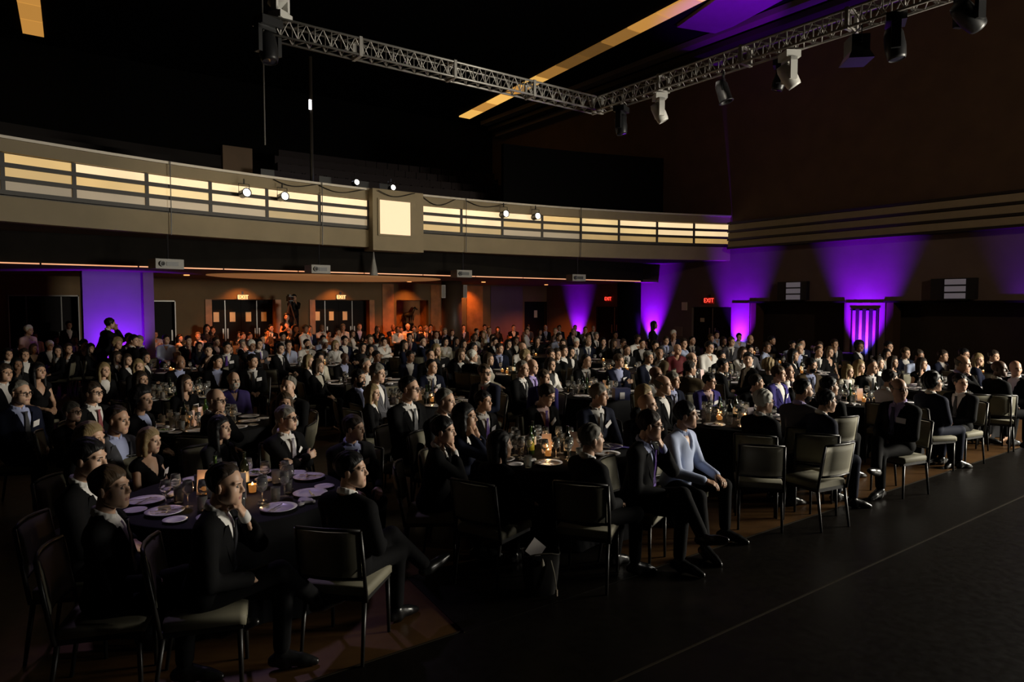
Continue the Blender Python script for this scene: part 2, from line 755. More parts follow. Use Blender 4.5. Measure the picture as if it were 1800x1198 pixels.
def torso(s, J, e, fem, k=.035, arms=True, skin_arm=False, label=0):
    M = J['M']
    rot = np.array(M.to_3x3())
    T = lambda x, y, z: np.array(M @ Vector((x, y, z - .575)))
    w = .88 if fem else 1.06
    s.ell(T(0, .0, .87), (.158 * w + e, .112 + e, .205 + e), k, label, rot)
    s.ell(T(0, .012, .69), (.148 * w + e, .118 * w + e, .17 + e), k, label, rot)
    s.ell(T(0, .0, .575), (.172 + e, .138 + e, .115 + e), k, label, rot)
    a, b = J['S']
    s.cap(T(-.11 * w, -.03, .985), T(.11 * w, -.03, .985), .066 + e, .066 + e, k, label)
    nb = J['nb']
    for p in (a, b):
        s.cap(nb, p, .048 + e, .056 + e, k, label)
    if fem:
        for x in (-1, 1):
            s.ell(T(x * .065, .085, .865), (.06 + e, .05 + e, .055 + e), k, label)
    if arms:
        for i in (0, 1):
            E, Wr, _ = J['arm'][i]
            f = .85 if fem else 1
            S_ = J['S'][i]
            s.cap(S_, E, (.057 * f + e), (.046 * f + e), .025, label)
            W2 = Wr - (Wr - E).normalized() * (.0 if skin_arm else .012)
            s.cap(E, W2, (.043 * f + e), ((.026 if skin_arm else .034 * f) + e), .012, label)


def bounds(J, legs=False):
    P = [np.array(p) for p in J['S']] + [np.array(q) for a in J['arm'] for q in a[:2]] + [np.array(J['nb'])]
    if legs:
        P = [np.array(p) for k in ('hip', 'knee', 'ank', 'toe') for p in J[k]]
        lo, hi = np.min(P, 0) - .13, np.max(P, 0) + .13
        return lo, hi
    lo, hi = np.min(P, 0) - .09, np.max(P, 0) + .09
    z = J['zp']
    lo = np.minimum(lo, [-.21, -.18, z - .16])
    hi = np.maximum(hi, [.21, .19, z + .3])
    return lo, hi


GEO = {}


def person_geo(P, near):
    """all meshes of one figure in person space (cached on the pose)"""
    key = (near,) + tuple(sorted((k, str(v)) for k, v in P.items()))
    if key in GEO:
        return GEO[key]
    J = skeleton(P)
    fem = P.get('fem', False)
    top = P.get('top', 'suit')
    hB, hC, hH, hF = (.020, .0165, .0058, .0062) if near else (.034, .027, .0115, .0105)
    out = {'J': J}
    # --- skin: whole figure, then head and hands at their own resolution, in one mesh
    lo, hi = bounds(J)
    l2, h2 = bounds(J, True)
    s = SDF(np.minimum(lo, l2), np.maximum(hi, h2), hB * 1.25)
    bare = top == 'dress'
    torso(s, J, -.016, fem, arms=not bare)
    if bare:
        for i in (0, 1):
            E, Wr, _ = J['arm'][i]
            s.cap(J['S'][i], E, .046, .038, .02)
            s.cap(E, Wr, .038, .026, .012)
    for i in (0, 1):
        s.cap(J['hip'][i], J['knee'][i], .07, .052, .02)
        s.cap(J['knee'][i], J['ank'][i], .046, .034, .02)
        s.cap(J['ank'][i], J['toe'][i], .034, .028, .02)
    HM = J['H']
    HI = HM.inverted()
    neckb = np.array(HI @ (J['nb'] + Vector((0, 0, -.01))))
    sn = SDF(np.minimum(neckb, (0, 0, 0)) - .08, np.maximum(neckb, (0, 0, -.02)) + .08, hH * 1.6)
    sn.cap((0, -.022, -.04), neckb, .05 if not fem else .043, .056 if not fem else .048, .01)
    parts = [s.mesh(), xf(head_geo('f' if fem else P.get('face', 'm'), hH), HM), xf(sn.mesh(), HM)]
    for i, sd in ((0, -1), (1, 1)):
        E, Wr, palm = J['arm'][i]
        parts.append(hand_geo(Wr, E, palm, sd, hF, .95 if P.get('arms') == 'chin' or (isinstance(P.get('arms'), tuple) and P['arms'][i] == 'chin') else .5))
    out['body'] = to_mesh('body', join(parts), [M_SKIN[0], M_EYE, M_LIP])
    # --- clothes
    M = J['M']
    MI = np.array(M.inverted())

    def loc(X, Y, Z):
        return [MI[r][0] * X + MI[r][1] * Y + MI[r][2] * Z + MI[r][3] for r in range(3)]
    z0, z1, wv = {'suit': (.165, .45, .085), 'jacketf': (.23, .45, .085), 'dress': (.27, .45, .10), 'open': (.33, .46, .05), 'crew': (.39, .46, .05)}[top if top in ('suit', 'jacketf', 'dress', 'crew') else 'open']

    def wedge(X, Y, Z, gx=0.0):
        x, y, z = loc(X, Y, Z)
        L = math.hypot(wv, z1 - z0)
        d = (np.abs(x) * (z1 - z0) - (z - z0) * wv) / L - gx
        return np.maximum(d, .0 - y)
    s = SDF(lo, hi, hC)
    e = .014 if top == 'suit' else .010
    if bare:
        torso(s, J, e, fem, arms=False)
    else:
        torso(s, J, e, fem)
    nlo, nhi = np.array([-.3, -.3, J['zp'] - .1]), np.array([.3, .5, J['zp'] + .6])
    if top in ('suit', 'jacketf', 'dress'):
        s.cut(wedge, nlo, nhi, .004)
    else:
        s.cut(wedge, nlo, nhi, .01)
    # neck hole
    nb = J['nb']
    up = (M.to_3x3() @ Vector((0, .1, 1))).normalized()

    def hole(X, Y, Z):
        px, py, pz = X - nb.x, Y - nb.y, Z - nb.z
        t = px * up.x + py * up.y + pz * up.z
        r = np.sqrt(np.maximum((px - t * up.x)**2 + (py - t * up.y)**2 + (pz - t * up.z)**2, 0))
        return np.maximum(r - .062, .02 - t)
    s.cut(hole, nlo, nhi, .006)
    out['top'] = to_mesh('jacket', s.mesh(), [M_TOP])
    # --- shirt front and collar
    if top in ('suit', 'jacketf'):
        sl, sh_ = M @ V3(-.13, -.13, .02), M @ V3(.13, .17, .53)
        a, b = np.minimum(sl, sh_), np.maximum(sl, sh_)
        a, b = a - .03, b + .03
        s = SDF(a, b, hC * .8)
        torso(s, J, -.002, fem, arms=False)
        s.cut(lambda X, Y, Z: -np.maximum(wedge(X, Y, Z, .03), -.02 - loc(X, Y, Z)[2] + .1), nlo, nhi, .002)
        s.cut(hole, nlo, nhi, .006)
        parts = [s.mesh()]
    else:
        parts = []
    if top in ('suit', 'shirt', 'polo'):
        c = SDF(np.array(nb) - .12, np.array(nb) + .13, .0085 if near else .014)
        side = up.cross(Vector((0, 1, 0))).normalized()
        fwd = side.cross(up)
        ring = []
        for q in range(13):
            a = R(-165 + 27.5 * q)
            # a = 180 deg is the front; gap at the front
            dirv = side * math.sin(a) - fwd * math.cos(a)
            h_ = .050 + .018 * math.cos(a)
            ring.append(nb + dirv * .061 + up * h_)
        for q in range(12):
            c.cap(ring[q], ring[q + 1], .0115, .0115, .008)
            c.cap(ring[q] - up * .02, ring[q + 1] - up * .02, .013, .013, .008)
        for q, sg in ((0, -1), (12, 1)):
            p = ring[q]
            c.cap(p, p - up * .05 + fwd * .012 + (ring[q] - nb - up * (ring[q] - nb).dot(up)).normalized() * .004, .009, .006, .006)
        parts.append(c.mesh())
    out['shirt'] = to_mesh('shirt', join(parts), [M_SHIRT['w']]) if parts else None
    out['cuff'] = []
    if near and top == 'suit':
        for i in (0, 1):
            E, Wr, _ = J['arm'][i]
            dd = (Wr - E).normalized()
            cf = SDF(np.array(Wr) - .08, np.array(Wr) + .08, .009)
            cf.cap(Wr - dd * .03, Wr + dd * .006, .034, .033, .004)
            out['cuff'].append(to_mesh('shirt_cuff', cf.mesh(), [M_SHIRT['w']]))
    # --- trousers / skirt
    s = SDF(l2, h2, hC * 1.15)
    zp = J['zp']
    s.ell((0, 0, zp), (.168, .14, .11), .03)
    for i in (0, 1):
        s.cap(J['hip'][i], J['knee'][i], .086, .066, .025)
        kd = (J['ank'][i] - J['knee'][i])
        s.cap(J['knee'][i], J['knee'][i] + kd * .86, .066, .054, .02)
    out['legs'] = to_mesh('trousers', s.mesh(), [M_TOP])
    out['sock'] = []
    if near:
        for i in (0, 1):
            kd = J['ank'][i] - J['knee'][i]
            a, c = J['knee'][i] + kd * .72, J['ank'][i]
            s = SDF(np.minimum(a, c) - .06, np.maximum(a, c) + .06, .011)
            s.cap(a, c, .044, .041, .004)
            out['sock'].append(to_mesh('sock', s.mesh(), [M_SUIT['k']]))
    # --- shoes
    out['shoe'] = []
    if near:
        for i in (0, 1):
            A, Tq = J['ank'][i], J['toe'][i]
            d = (Tq - A).normalized()
            s = SDF(np.minimum(A, Tq) - .09, np.maximum(A, Tq) + .09, .012)
            fl = A + V3(0, 0, -.045) if not abs(A.z - .09) > .02 else A + (Tq - A).cross(V3(1, 0, 0)).normalized() * -.0
            s.cap(A + V3(0, 0, .0), fl + d * .02, .047, .044, .015)
            s.cap(A, A + (Tq - A) * .75, .047, .036, .012)
            s.cap(fl - d * .05, Tq, .038, .028, .02)
            s.cap(Tq - d * .06, Tq + d * .03, .038, .024, .015)
            out['shoe'].append(to_mesh('shoe', s.mesh(), [M_SHOE]))
    # --- chest line for tie and badge: march towards the shirt front in chest space
    K = SDF((-.17, .0, .55), (.17, .24, 1.06), .012)
    JJ = {'M': Matrix.Translation((0, 0, .575)), 'S': [V3(-.17, -.02, .985), V3(.17, -.02, .985)], 'nb': V3(0, -.03, 1.045)}
    torso(K, JJ, 0.0, fem, arms=False)

    def fy(x, z):
        i, k_ = int(round((x - K.lo[0]) / K.h)), int(round((z - K.lo[2]) / K.h))
        col = K.d[min(max(i, 0), K.n[0] - 1), :, min(max(k_, 0), K.n[2] - 1)]
        for j in range(len(col) - 1, 0, -1):
            if col[j] > 0 >= col[j - 1]:
                return K.lo[1] + K.h * (j - col[j] / (col[j] - col[j - 1]))
        return .1
    T = lambda x, y, z: M @ Vector((x, y, z - .575))
    if top == 'suit':
        b = MB()
        zs = [1.04, 1.015, .985, .94, .88, .82, .76, .72]
        ws = [.019, .013, .016, .021, .026, .031, .035, .032]
        prev = None
        pts = []
        for z, w in zip(zs, ws):
            y = fy(0, min(z, 1.0)) + .006
            if z > 1.0:
                y = max(fy(0, 1.0) - .004, .045) + .012
            pts.append([T(-w, y, z), T(w, y, z), T(w, y + .008, z), T(-w, y + .008, z)])
        for i in range(len(pts) - 1):
            A, B_ = pts[i], pts[i + 1]
            b.hexa([B_[0], B_[1], B_[2], B_[3], A[0], A[1], A[2], A[3]])
        out['tie'] = b.mesh('tie', M_TIE['k'])
    out['lapel'] = []
    if near and top in ('suit', 'jacketf'):
        for sx in (-1, 1):
            b = MB()
            pts = []
            for k in range(6):
                zz = z0 + .575 + (z1 - z0) * (.03 + .97 * k / 5)
                xi = sx * (wv * (zz - .575 - z0) / (z1 - z0) + .004)
                wd = .02 + .04 * math.sin(min(1, k / 3.6) * PI / 2) if k < 5 else .03
                xo = xi + sx * wd
                zi = min(zz, 1.0)
                yi, yo = fy(xi, zi) + .012, fy(xo, min(zi, .99)) + .0145
                pts.append([T(xi, yi, zz), T(xo, yo, zz - .012), T(xo, yo + .006, zz - .012), T(xi, yi + .006, zz)])
            for k in range(5):
                A, B_ = pts[k], pts[k + 1]
                b.hexa([A[0], A[1], A[2], A[3], B_[0], B_[1], B_[2], B_[3]])
            out['lapel'].append(b.mesh('lapel', M_TOP))
    z = .895
    x = -.105
    y = fy(x, z) + .031
    rot = (M.to_3x3() @ Matrix.Rotation(R(20), 3, 'Z') @ Matrix.Rotation(R(-8), 3, 'X') @ Matrix.Rotation(R(P.get('btilt', 6)), 3, 'Y'))
    b = MB().obox(T(x, y, z), .104, .004, .066, rot)
    out['badge'] = b.mesh('name_badge', M_BADGE)
    if near:
        b = MB()
        for sx in (-1, 1):
            ring = [Vector((sx * .033 + .025 * math.cos(a), .108 - .25 * abs(.033 * sx + .025 * math.cos(a)) * .5, .0 + .019 * math.sin(a))) for a in [2 * PI * i / 12 for i in range(13)]]
            b.tube(ring, .0028, 5, cap=False)
            b.tube([(sx * .057, .10, .006), (sx * .078, .06, .008), (sx * .083, -.01, .004)], .0026, 5)
        b.tube([(-.009, .107, .004), (.009, .107, .004)], .003, 5)
        out['glasses'] = b.mesh('glasses', M_FRAME)
    GEO[key] = out
    return out


EYEC = (.05, .035, .03)
M_SKIN = [mat('skin light', (.50, .31, .21), .5), mat('skin tan', (.40, .235, .15), .5), mat('skin brown', (.22, .115, .065), .5), mat('skin dark', (.075, .04, .026), .45)]
M_EYE = mat('eye', (.05, .042, .038), .5, spec=.2)
M_LIP = mat('lip', (.30, .12, .10), .5)
M_TOP = mat('black wool', (.0045, .0045, .005), .85, spec=.08)
M_SUIT = {'k': M_TOP, 'c': mat('charcoal wool', (.012, .012, .013), .8, spec=.1), 'n': mat('navy wool', (.006, .008, .02), .8, spec=.1),
          'g': mat('grey wool', (.075, .075, .085), .8, spec=.1), 'p': mat('blue purple wool', (.036, .028, .15), .8, spec=.1),
          'b': mat('brown wool', (.07, .05, .028), .8, spec=.1), 'w': mat('white cotton', (.62, .60, .56), .8),
          'u': mat('pale blue cotton', (.38, .44, .62), .8), 'v': mat('violet cotton', (.035, .02, .13), .8),
          'r': mat('dark red cloth', (.10, .008, .012), .8), 'i': mat('pink cotton', (.5, .33, .34), .8), 'l': mat('cream knit', (.5, .47, .38), .85)}
M_SHIRT = {'w': mat('white shirt', (.62, .60, .57), .75), 'u': mat('blue shirt', (.36, .40, .62), .75), 'i': mat('pink shirt', (.52, .36, .33), .75),
           'v': mat('lilac shirt', (.34, .28, .55), .75), 'k': mat('black shirt', (.012, .012, .013), .8), 'l': mat('cream blouse', (.5, .46, .38), .8)}
M_TIE = {'k': mat('black tie', (.010, .010, .014), .55), 'r': mat('red tie', (.19, .012, .02), .5), 'p': mat('purple tie', (.09, .035, .24), .5),
         'n': mat('navy tie', (.015, .018, .06), .5), 'g': mat('grey tie', (.15, .13, .16), .5)}
M_HAIR = {'s': mat('brown hair', (.020, .0125, .008), .6, spec=.2), 'k': mat('black hair', (.0045, .004, .004), .5, spec=.2), 'g': mat('grey hair', (.13, .12, .10), .6, spec=.2),
          'w': mat('white hair', (.55, .53, .47), .6, spec=.2), 'b': mat('blond hair', (.20, .145, .07), .55, spec=.2), 'm': mat('mid brown hair', (.045, .028, .015), .55, spec=.2)}
for _m in M_HAIR.values():
    _nt = _m.node_tree
    _tc, _mp, _n, _b = (_nt.nodes.new(t) for t in ('ShaderNodeTexCoord', 'ShaderNodeMapping', 'ShaderNodeTexNoise', 'ShaderNodeBump'))
    _mp.inputs['Scale'].default_value = (160, 24, 24)
    _n.inputs['Scale'].default_value = 1.0
    _b.inputs['Strength'].default_value = .7
    _b.inputs['Distance'].default_value = .006
    _nt.links.new(_tc.outputs['Object'], _mp.inputs['Vector'])
    _nt.links.new(_mp.outputs['Vector'], _n.inputs['Vector'])
    _nt.links.new(_n.outputs['Fac'], _b.inputs['Height'])
    _nt.links.new(_b.outputs['Normal'], _nt.nodes['Principled BSDF'].inputs['Normal'])
M_BADGE = mat('badge card', (.78, .75, .74), .5)
M_SHOE = mat('shoe leather', (.008, .008, .008), .25)
M_FRAME = mat('spectacle frame', (.012, .011, .01), .3)


# ---------------------------------------------------------------- the hall
XW, YB, YF, ZC, ZU = 23.0, 28.0, 20.3, 12.5, 3.27   # right wall, rear wall under the balcony, bulkhead, ceiling, low ceiling
XL = -3.5
BC, BR = Vector((10, -13.7, 0)), 33.0               # balcony front: an arc
M_WALL = mat('brown wall', (.085, .052, .03), .8, noise=.12, nscale=1.3, bump=.05)
M_WALLLO = mat('olive wall', (.15, .115, .10), .9, spec=.1, noise=.10, nscale=1.1)
M_PIER = mat('pale plaster', (.15, .105, .145), .9, spec=.05, noise=.05, nscale=2)
M_BLACK = mat('black paint', (.004, .004, .004), .9, spec=.05)
M_DARK = mat('dark panel', (.008, .0065, .005), .8, spec=.1, noise=.2, nscale=3)
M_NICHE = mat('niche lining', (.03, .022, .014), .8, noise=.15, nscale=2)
M_CREAM = mat('cream band', (.30, .255, .17), .7, noise=.06, nscale=4)
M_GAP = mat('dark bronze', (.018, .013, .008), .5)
M_WOOD = mat('orange veneer', (.42, .17, .045), .45, noise=.25, nscale=3)
M_DOOR = mat('dark door', (.006, .005, .005), .6, spec=.12)
M_METAL = mat('brushed steel', (.35, .34, .32), .4, metal=.9)
M_PAPER = mat('paper', (.75, .66, .48), .8)
M_TRUSS = mat('truss aluminium', (.42, .40, .37), .45, metal=.6)
M_WHITEP = mat('white plastic', (.62, .61, .57), .4)
M_BLACKP = mat('black plastic', (.012, .012, .013), .4)


def floor_material(name, c1, c2, rough):
    m = mat(name, c1, rough, spec=.1)
    nt = m.node_tree
    b = nt.nodes['Principled BSDF']
    tc = nt.nodes.new('ShaderNodeTexCoord')
    n = nt.nodes.new('ShaderNodeTexNoise')
    n.inputs['Scale'].default_value = 2.2
    n.inputs['Detail'].default_value = 8
    n.inputs['Roughness'].default_value = .7
    r = nt.nodes.new('ShaderNodeValToRGB')
    r.color_ramp.elements[0].color = (*c1, 1)
    r.color_ramp.elements[1].color = (*c2, 1)
    r.color_ramp.elements[0].position = .35
    r.color_ramp.elements[1].position = .7
    nt.links.new(tc.outputs['Object'], n.inputs['Vector'])
    nt.links.new(n.outputs['Fac'], r.inputs['Fac'])
    nt.links.new(r.outputs['Color'], b.inputs['Base Color'])
    n2 = nt.nodes.new('ShaderNodeTexNoise')
    n2.inputs['Scale'].default_value = 14
    mr = nt.nodes.new('ShaderNodeMapRange')
    mr.inputs['To Min'].default_value = rough * .8
    mr.inputs['To Max'].default_value = rough * 1.35
    nt.links.new(tc.outputs['Object'], n2.inputs['Vector'])
    nt.links.new(n2.outputs['Fac'], mr.inputs['Value'])
    nt.links.new(mr.outputs['Result'], b.inputs['Roughness'])
    return m


def struct(name, mb, m, label, parent=None):
    o = mb.build(name, m, parent)
    if parent is None:
        tag(o, label, kind='structure')
    return o


M_PARQ = floor_material('brown parquet', (.055, .027, .010), (.09, .045, .016), .38)
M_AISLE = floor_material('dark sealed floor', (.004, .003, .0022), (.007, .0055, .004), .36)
M_LINE = mat('brass strip', (.02, .015, .009), .8, spec=.05)

# floor: parquet under the tables, dark sealed boards in front of it, brass strips between
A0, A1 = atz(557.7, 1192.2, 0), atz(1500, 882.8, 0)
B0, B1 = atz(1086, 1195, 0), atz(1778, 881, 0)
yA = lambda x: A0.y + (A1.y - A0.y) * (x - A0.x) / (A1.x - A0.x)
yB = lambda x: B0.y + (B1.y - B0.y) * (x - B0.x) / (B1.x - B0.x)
struct('floor', MB().quad((XL, yA(XL), 0), (30, yA(30), 0), (30, 34, 0), (XL, 34, 0)), M_PARQ, 'brown parquet floor under the tables')
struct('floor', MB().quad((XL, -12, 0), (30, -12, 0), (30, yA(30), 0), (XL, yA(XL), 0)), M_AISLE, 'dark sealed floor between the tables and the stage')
for f, nm in ((yA, 'thin pale strip along the edge of the parquet'), (yB, 'thin pale strip across the dark floor before the stage')):
    b = MB()
    b.hexa([(XL, f(XL) - .008, .0), (22.9, f(22.9) - .008, .0), (22.9, f(22.9) + .008, 0), (XL, f(XL) + .008, 0),
            (XL, f(XL) - .008, .004), (22.9, f(22.9) - .008, .004), (22.9, f(22.9) + .008, .004), (XL, f(XL) + .008, .004)])
    struct('trim_1' if f is yA else 'trim_2', b, M_LINE, nm)
# the dark inlay that cuts into the parquet by the front tables
ip = [atz(*p, 0) for p in ((816.4, 1111.8), (1150, 1001), (1040, 950), (880, 972), (716, 1015))]
b = MB()
n = len(ip)
b.v = [(p.x, p.y, .002) for p in ip] + [(p.x, p.y, .005) for p in ip]
b.f = [tuple(range(n))[::-1], tuple(range(n, 2 * n))] + [(i, (i + 1) % n, n + (i + 1) % n, n + i) for i in range(n)]
b.m = [0] * len(b.f)
struct('trim_3', b, M_AISLE, 'dark corner inlay cut into the parquet by the front tables')
b = MB().tube([(p.x, p.y, .004) for p in (ip[0], ip[4], ip[3])], .006, 5)
struct('trim_4', b, M_LINE, 'thin pale strip bordering the dark corner inlay')

# outer shell
struct('wall_left', MB().box((XL - .2, -12, 0), (XL, 34, ZC)), M_DARK, 'dark side wall out of sight beyond the tables')
struct('wall_front', MB().box((XL, -12.2, 0), (XW, -12, ZC)), M_BLACK, 'black wall behind the stage')
struct('ceiling', MB().box((XL, -12, ZC), (XW + .2, 34, ZC + .2)), M_BLACK, 'black ceiling high over the hall')
struct('wall_back', MB().box((XL, 33, ZU), (XW, 33.2, ZC)), M_BLACK, 'black wall behind the balcony seats')

# right wall: piers, door, recesses ------------------------------------------------
wy = lambda x, y=560: on_x(x, y, XW).y
wz = lambda x, y: on_x(x, y, XW).z
HD = 2.36                                            # head of doors and recesses
cuts = []                                            # openings (y0, y1, head, depth)
door_r = (wy(1285), wy(1216))
door_b = (wy(1108), wy(1048))
rec1 = (wy(1484), wy(1320))
rec2 = (wy(1800) - 4.2, wy(1558))
for y0, y1, hd, dp in ((rec2[0], rec2[1], HD, .8), (rec1[0], rec1[1], HD, .8), (door_r[0], door_r[1], 2.2, .25), (door_b[0], door_b[1], 2.2, .25)):
    cuts.append((y0, y1, hd, dp))
b = MB()
y = -12.0
for y0, y1, hd, dp in cuts:
    b.box((XW, y, 0), (XW + .2, y0, 4.5))
    b.box((XW, y0, hd), (XW + .2, y1, 4.5))
    y = y1
b.box((XW, y, 0), (XW + .2, YB + .1, 4.5))
struct('wall_right', b, M_WALLLO, 'lower right wall of olive plaster with piers and recesses')
struct('wall_right', MB().box((XW, -12, 4.5), (XW + .2, 34, ZC)), M_WALL, 'tall plain brown upper wall above the cream bands')
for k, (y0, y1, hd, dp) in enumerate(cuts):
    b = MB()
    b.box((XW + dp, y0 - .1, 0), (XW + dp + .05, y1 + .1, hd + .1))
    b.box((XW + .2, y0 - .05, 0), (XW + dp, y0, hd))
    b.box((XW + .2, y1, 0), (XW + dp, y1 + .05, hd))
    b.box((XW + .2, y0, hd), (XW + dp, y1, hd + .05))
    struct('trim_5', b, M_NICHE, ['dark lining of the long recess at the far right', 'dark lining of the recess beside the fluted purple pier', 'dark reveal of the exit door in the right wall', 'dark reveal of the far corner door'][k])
for y0, lab in ((rec1[1], 'brown wooden edge of the middle recess'), (rec2[1], 'brown wooden edge of the far right recess')):
    struct('trim_6', MB().box((XW - .02, y0 - .22, 0), (XW + .5, y0 + .0, HD)), mat('brown edge wood', (.05, .028, .012), .6), lab)
for y0, y1, lab in ((rec1[0] - .02, rec1[1] + .1, 'dark pelmet over the middle recess'), (rec2[0], rec2[1] + .1, 'dark pelmet over the far right recess')):
    struct('trim_7', MB().box((XW - .035, y0, HD), (XW, y1, HD + .06)), M_DARK, lab)
# the flat plaster piers stand slightly proud of the wall
for x0, x1, z1, lab in ((1287, 1318, HD, 'plaster pier between the exit door and the recess'), (1487, 1556, HD, 'plaster pier between the two recesses')):
    struct('trim_8', MB().box((XW - .03, wy(x1), 0), (XW, wy(x0), z1)), M_WALLLO, lab)
fl = empty('fluted_screen', (XW - .05, (wy(1494) + wy(1545)) / 2, 0))
tag(fl, 'screen of four pale vertical bars glowing purple on the fluted pier', 'wall screen')
fy0, fy1 = wy(1545) - fl.location.y, wy(1497) - fl.location.y
MB().box((-.005, fy0, .3), (.0, fy1, 2.12)).build('backing', M_DARK, fl)
MB().box((-.012, fy0 - .03, 2.12), (.0, fy1 + .03, 2.16)).build('head_rail', M_DARK, fl)
fw = (fy1 - fy0) / 4
me = MB().box((-.028, -.045, 0), (-.005, .045, 1.78)).mesh('bar', mat('lilac bar', (.12, .11, .12), .8))
for k in range(4):
    o = link('bar', me, fl)
    o.location = (0, fy0 + fw * (k + .5), .32)
# three stepped cream bands along the right wall
gt = empty('cornice_band', (XW, 0, 4.5))
tag(gt, 'three stacked cream bands running along the brown right wall', 'wall band')
ye = 16.45
for k in range(3):
    MB().box((-.40, -12, .02 + k * .317), (0, ye, .02 + k * .317 + .225)).build('band', M_CREAM, gt)
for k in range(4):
    MB().box((-.46, -12, -.06 + k * .317), (0, ye, -.06 + k * .317 + .08)).build('dark_rail', M_GAP, gt)  # dark bronze rails edging the cream bands

# the two lantern boxes on the right wall
for x0, x1, y0, y1, lab in ((1371, 1422, 495, 538, 'smaller lantern box of three pale panes over the middle recess'), (1639, 1718, 489, 545, 'larger lantern box of three pale panes over the far right recess')):
    ya, yb = wy(x1), wy(x0)
    za, zb = HD + .1, wz((x0 + x1) / 2, y0)
    L = empty('wall_lantern', (XW, (ya + yb) / 2, za))
    tag(L, lab, 'wall lamp', 'lantern boxes on the right wall')
    hw, hh = (yb - ya) / 2, zb - za
    MB().box((-.2, -hw, 0), (0, hw, hh)).build('housing', M_BLACKP, L)
    pane = MB().box((-.26, -hw * .45, 0), (-.15, hw * .45, hh / 3 - .05)).mesh('pane', lit('lantern pane', (.62, .56, .68), .10))
    for k in range(3):
        o = link('pane', pane, L)
        o.location = (0, -hw * .12, .02 + k * hh / 3)
    MB().box((-.27, -hw * .65, -.03), (0, hw * .65, .0)).build('base_plate', M_BLACKP, L)


def exit_sign(loc, face, red, lab, w=.34, h=.2):
    """face: rotation about z so that the sign's front (-Y) looks into the hall"""
    s = empty('exit_sign', loc, face)
    tag(s, lab, 'sign', 'exit signs')
    MB().box((-w / 2, -.02, -h / 2), (w / 2, .05, h / 2)).build('housing', M_BLACKP if not red else mat('sign red box', (.08, .004, .004), .4, emit=(1, .03, .02), es=.12), s)
    MB().box((-w * .1, .03, h / 2), (w * .1, .05, h / 2 + .12)).build('bracket', M_BLACKP, s)
    c = bpy.data.curves.new('lettering', 'FONT')
    c.body = 'EXIT'
    c.size = h * 1.0
    c.align_x = c.align_y = 'CENTER'
    c.extrude = .002
    c.materials.append(lit('exit red', (1, .05, .03), 3.0) if red else lit('exit amber', (1, .72, .3), 1.6))
    o = bpy.data.objects.new('lettering', c)
    me = bpy.data.meshes.new_from_object(o)
    bpy.data.objects.remove(o)
    o = link('lettering', me, s)
    o.location = (0, -.024, 0)
    o.rotation_euler = (PI / 2, 0, 0)
    if not red:
        pl = MB().box((-w / 2 + .01, -.023, -h / 2 + .01), (w / 2 - .01, -.021, h / 2 - .01)).build('face_plate', lit('exit face', (1, .55, .2), .22), s)


FR = -PI / 2          # things on the right wall look towards -X
exit_sign((XW - .08, wy(1248), wz(1248, 528)), FR, True, 'red lit exit sign over the door in the right wall', .42, .24)
exit_sign((XW - .08, wy(1071), wz(1071, 525)), FR, True, 'small red exit sign in the far rear corner', .34, .22)


def leaf_door(nm, loc, rz, w, h, n, lab, notes=(), vis=True):
    """door set: n leaves, push plates, upright pulls, paper notices"""
    d = empty(nm, loc, rz)
    tag(d, lab, kind='structure')
    lw = w / n
    for k in range(n):
        L = MB().box((-w / 2 + k * lw + .006, 0, .01), (-w / 2 + (k + 1) * lw - .006, .05, h)).build('leaf', M_DOOR, d)
        sx = 1 if k % 2 == 0 else -1
        cx = -w / 2 + (k + .5) * lw
        MB().box((cx + sx * lw * .36 - .025, -.03, .95), (cx + sx * lw * .36 + .025, -.005, 1.35)).build('pull_handle', M_METAL, L)
        MB().box((cx + sx * (lw / 2 - .01) - .006, -.012, .02), (cx + sx * (lw / 2 - .01) + .006, .0, h - .02)).build('edge_strip', M_METAL, L)
        if k in notes:
            MB().box((cx - .13, -.006, 1.62), (cx + .08, -.001, 2.0)).build('paper_notice', M_PAPER, L)
    return d


for (y0, y1), nm, lab in ((door_r, 'door_1', 'black double exit door in the right wall'), (door_b, 'door_2', 'black door in the far rear corner')):
    leaf_door(nm, (XW + .12, (y0 + y1) / 2, 0), FR, y1 - y0, 2.18, 2, lab)
MB_ = MB().box((-.1, -.012, -.08), (.1, 0, .08))
o = MB_.build('door_notice', M_PAPER)
o.location, o.rotation_euler = (XW + .1, wy(1232), wz(1232, 562)), (0, 0, FR)
tag(o, 'small paper notice on the black exit door', 'notice')
o = MB().box((-.14, -.02, -.17), (.14, 0, .17)).build('wall_plaque', M_PAPER)
o.location, o.rotation_euler = (XW - .0, wy(1203), wz(1203, 538)), (0, 0, FR)
tag(o, 'small pale plaque left of the red exit sign', 'plaque')
o = MB().box((-.2, -.02, -.2), (.2, 0, .2)).build('wall_plaque', mat('dull plaque', (.2, .15, .13), .7))
o.location, o.rotation_euler = (XW - .0, wy(1193), wz(1193, 582)), (0, 0, FR)
tag(o, 'square brown plaque low on the wall by the exit door', 'plaque')

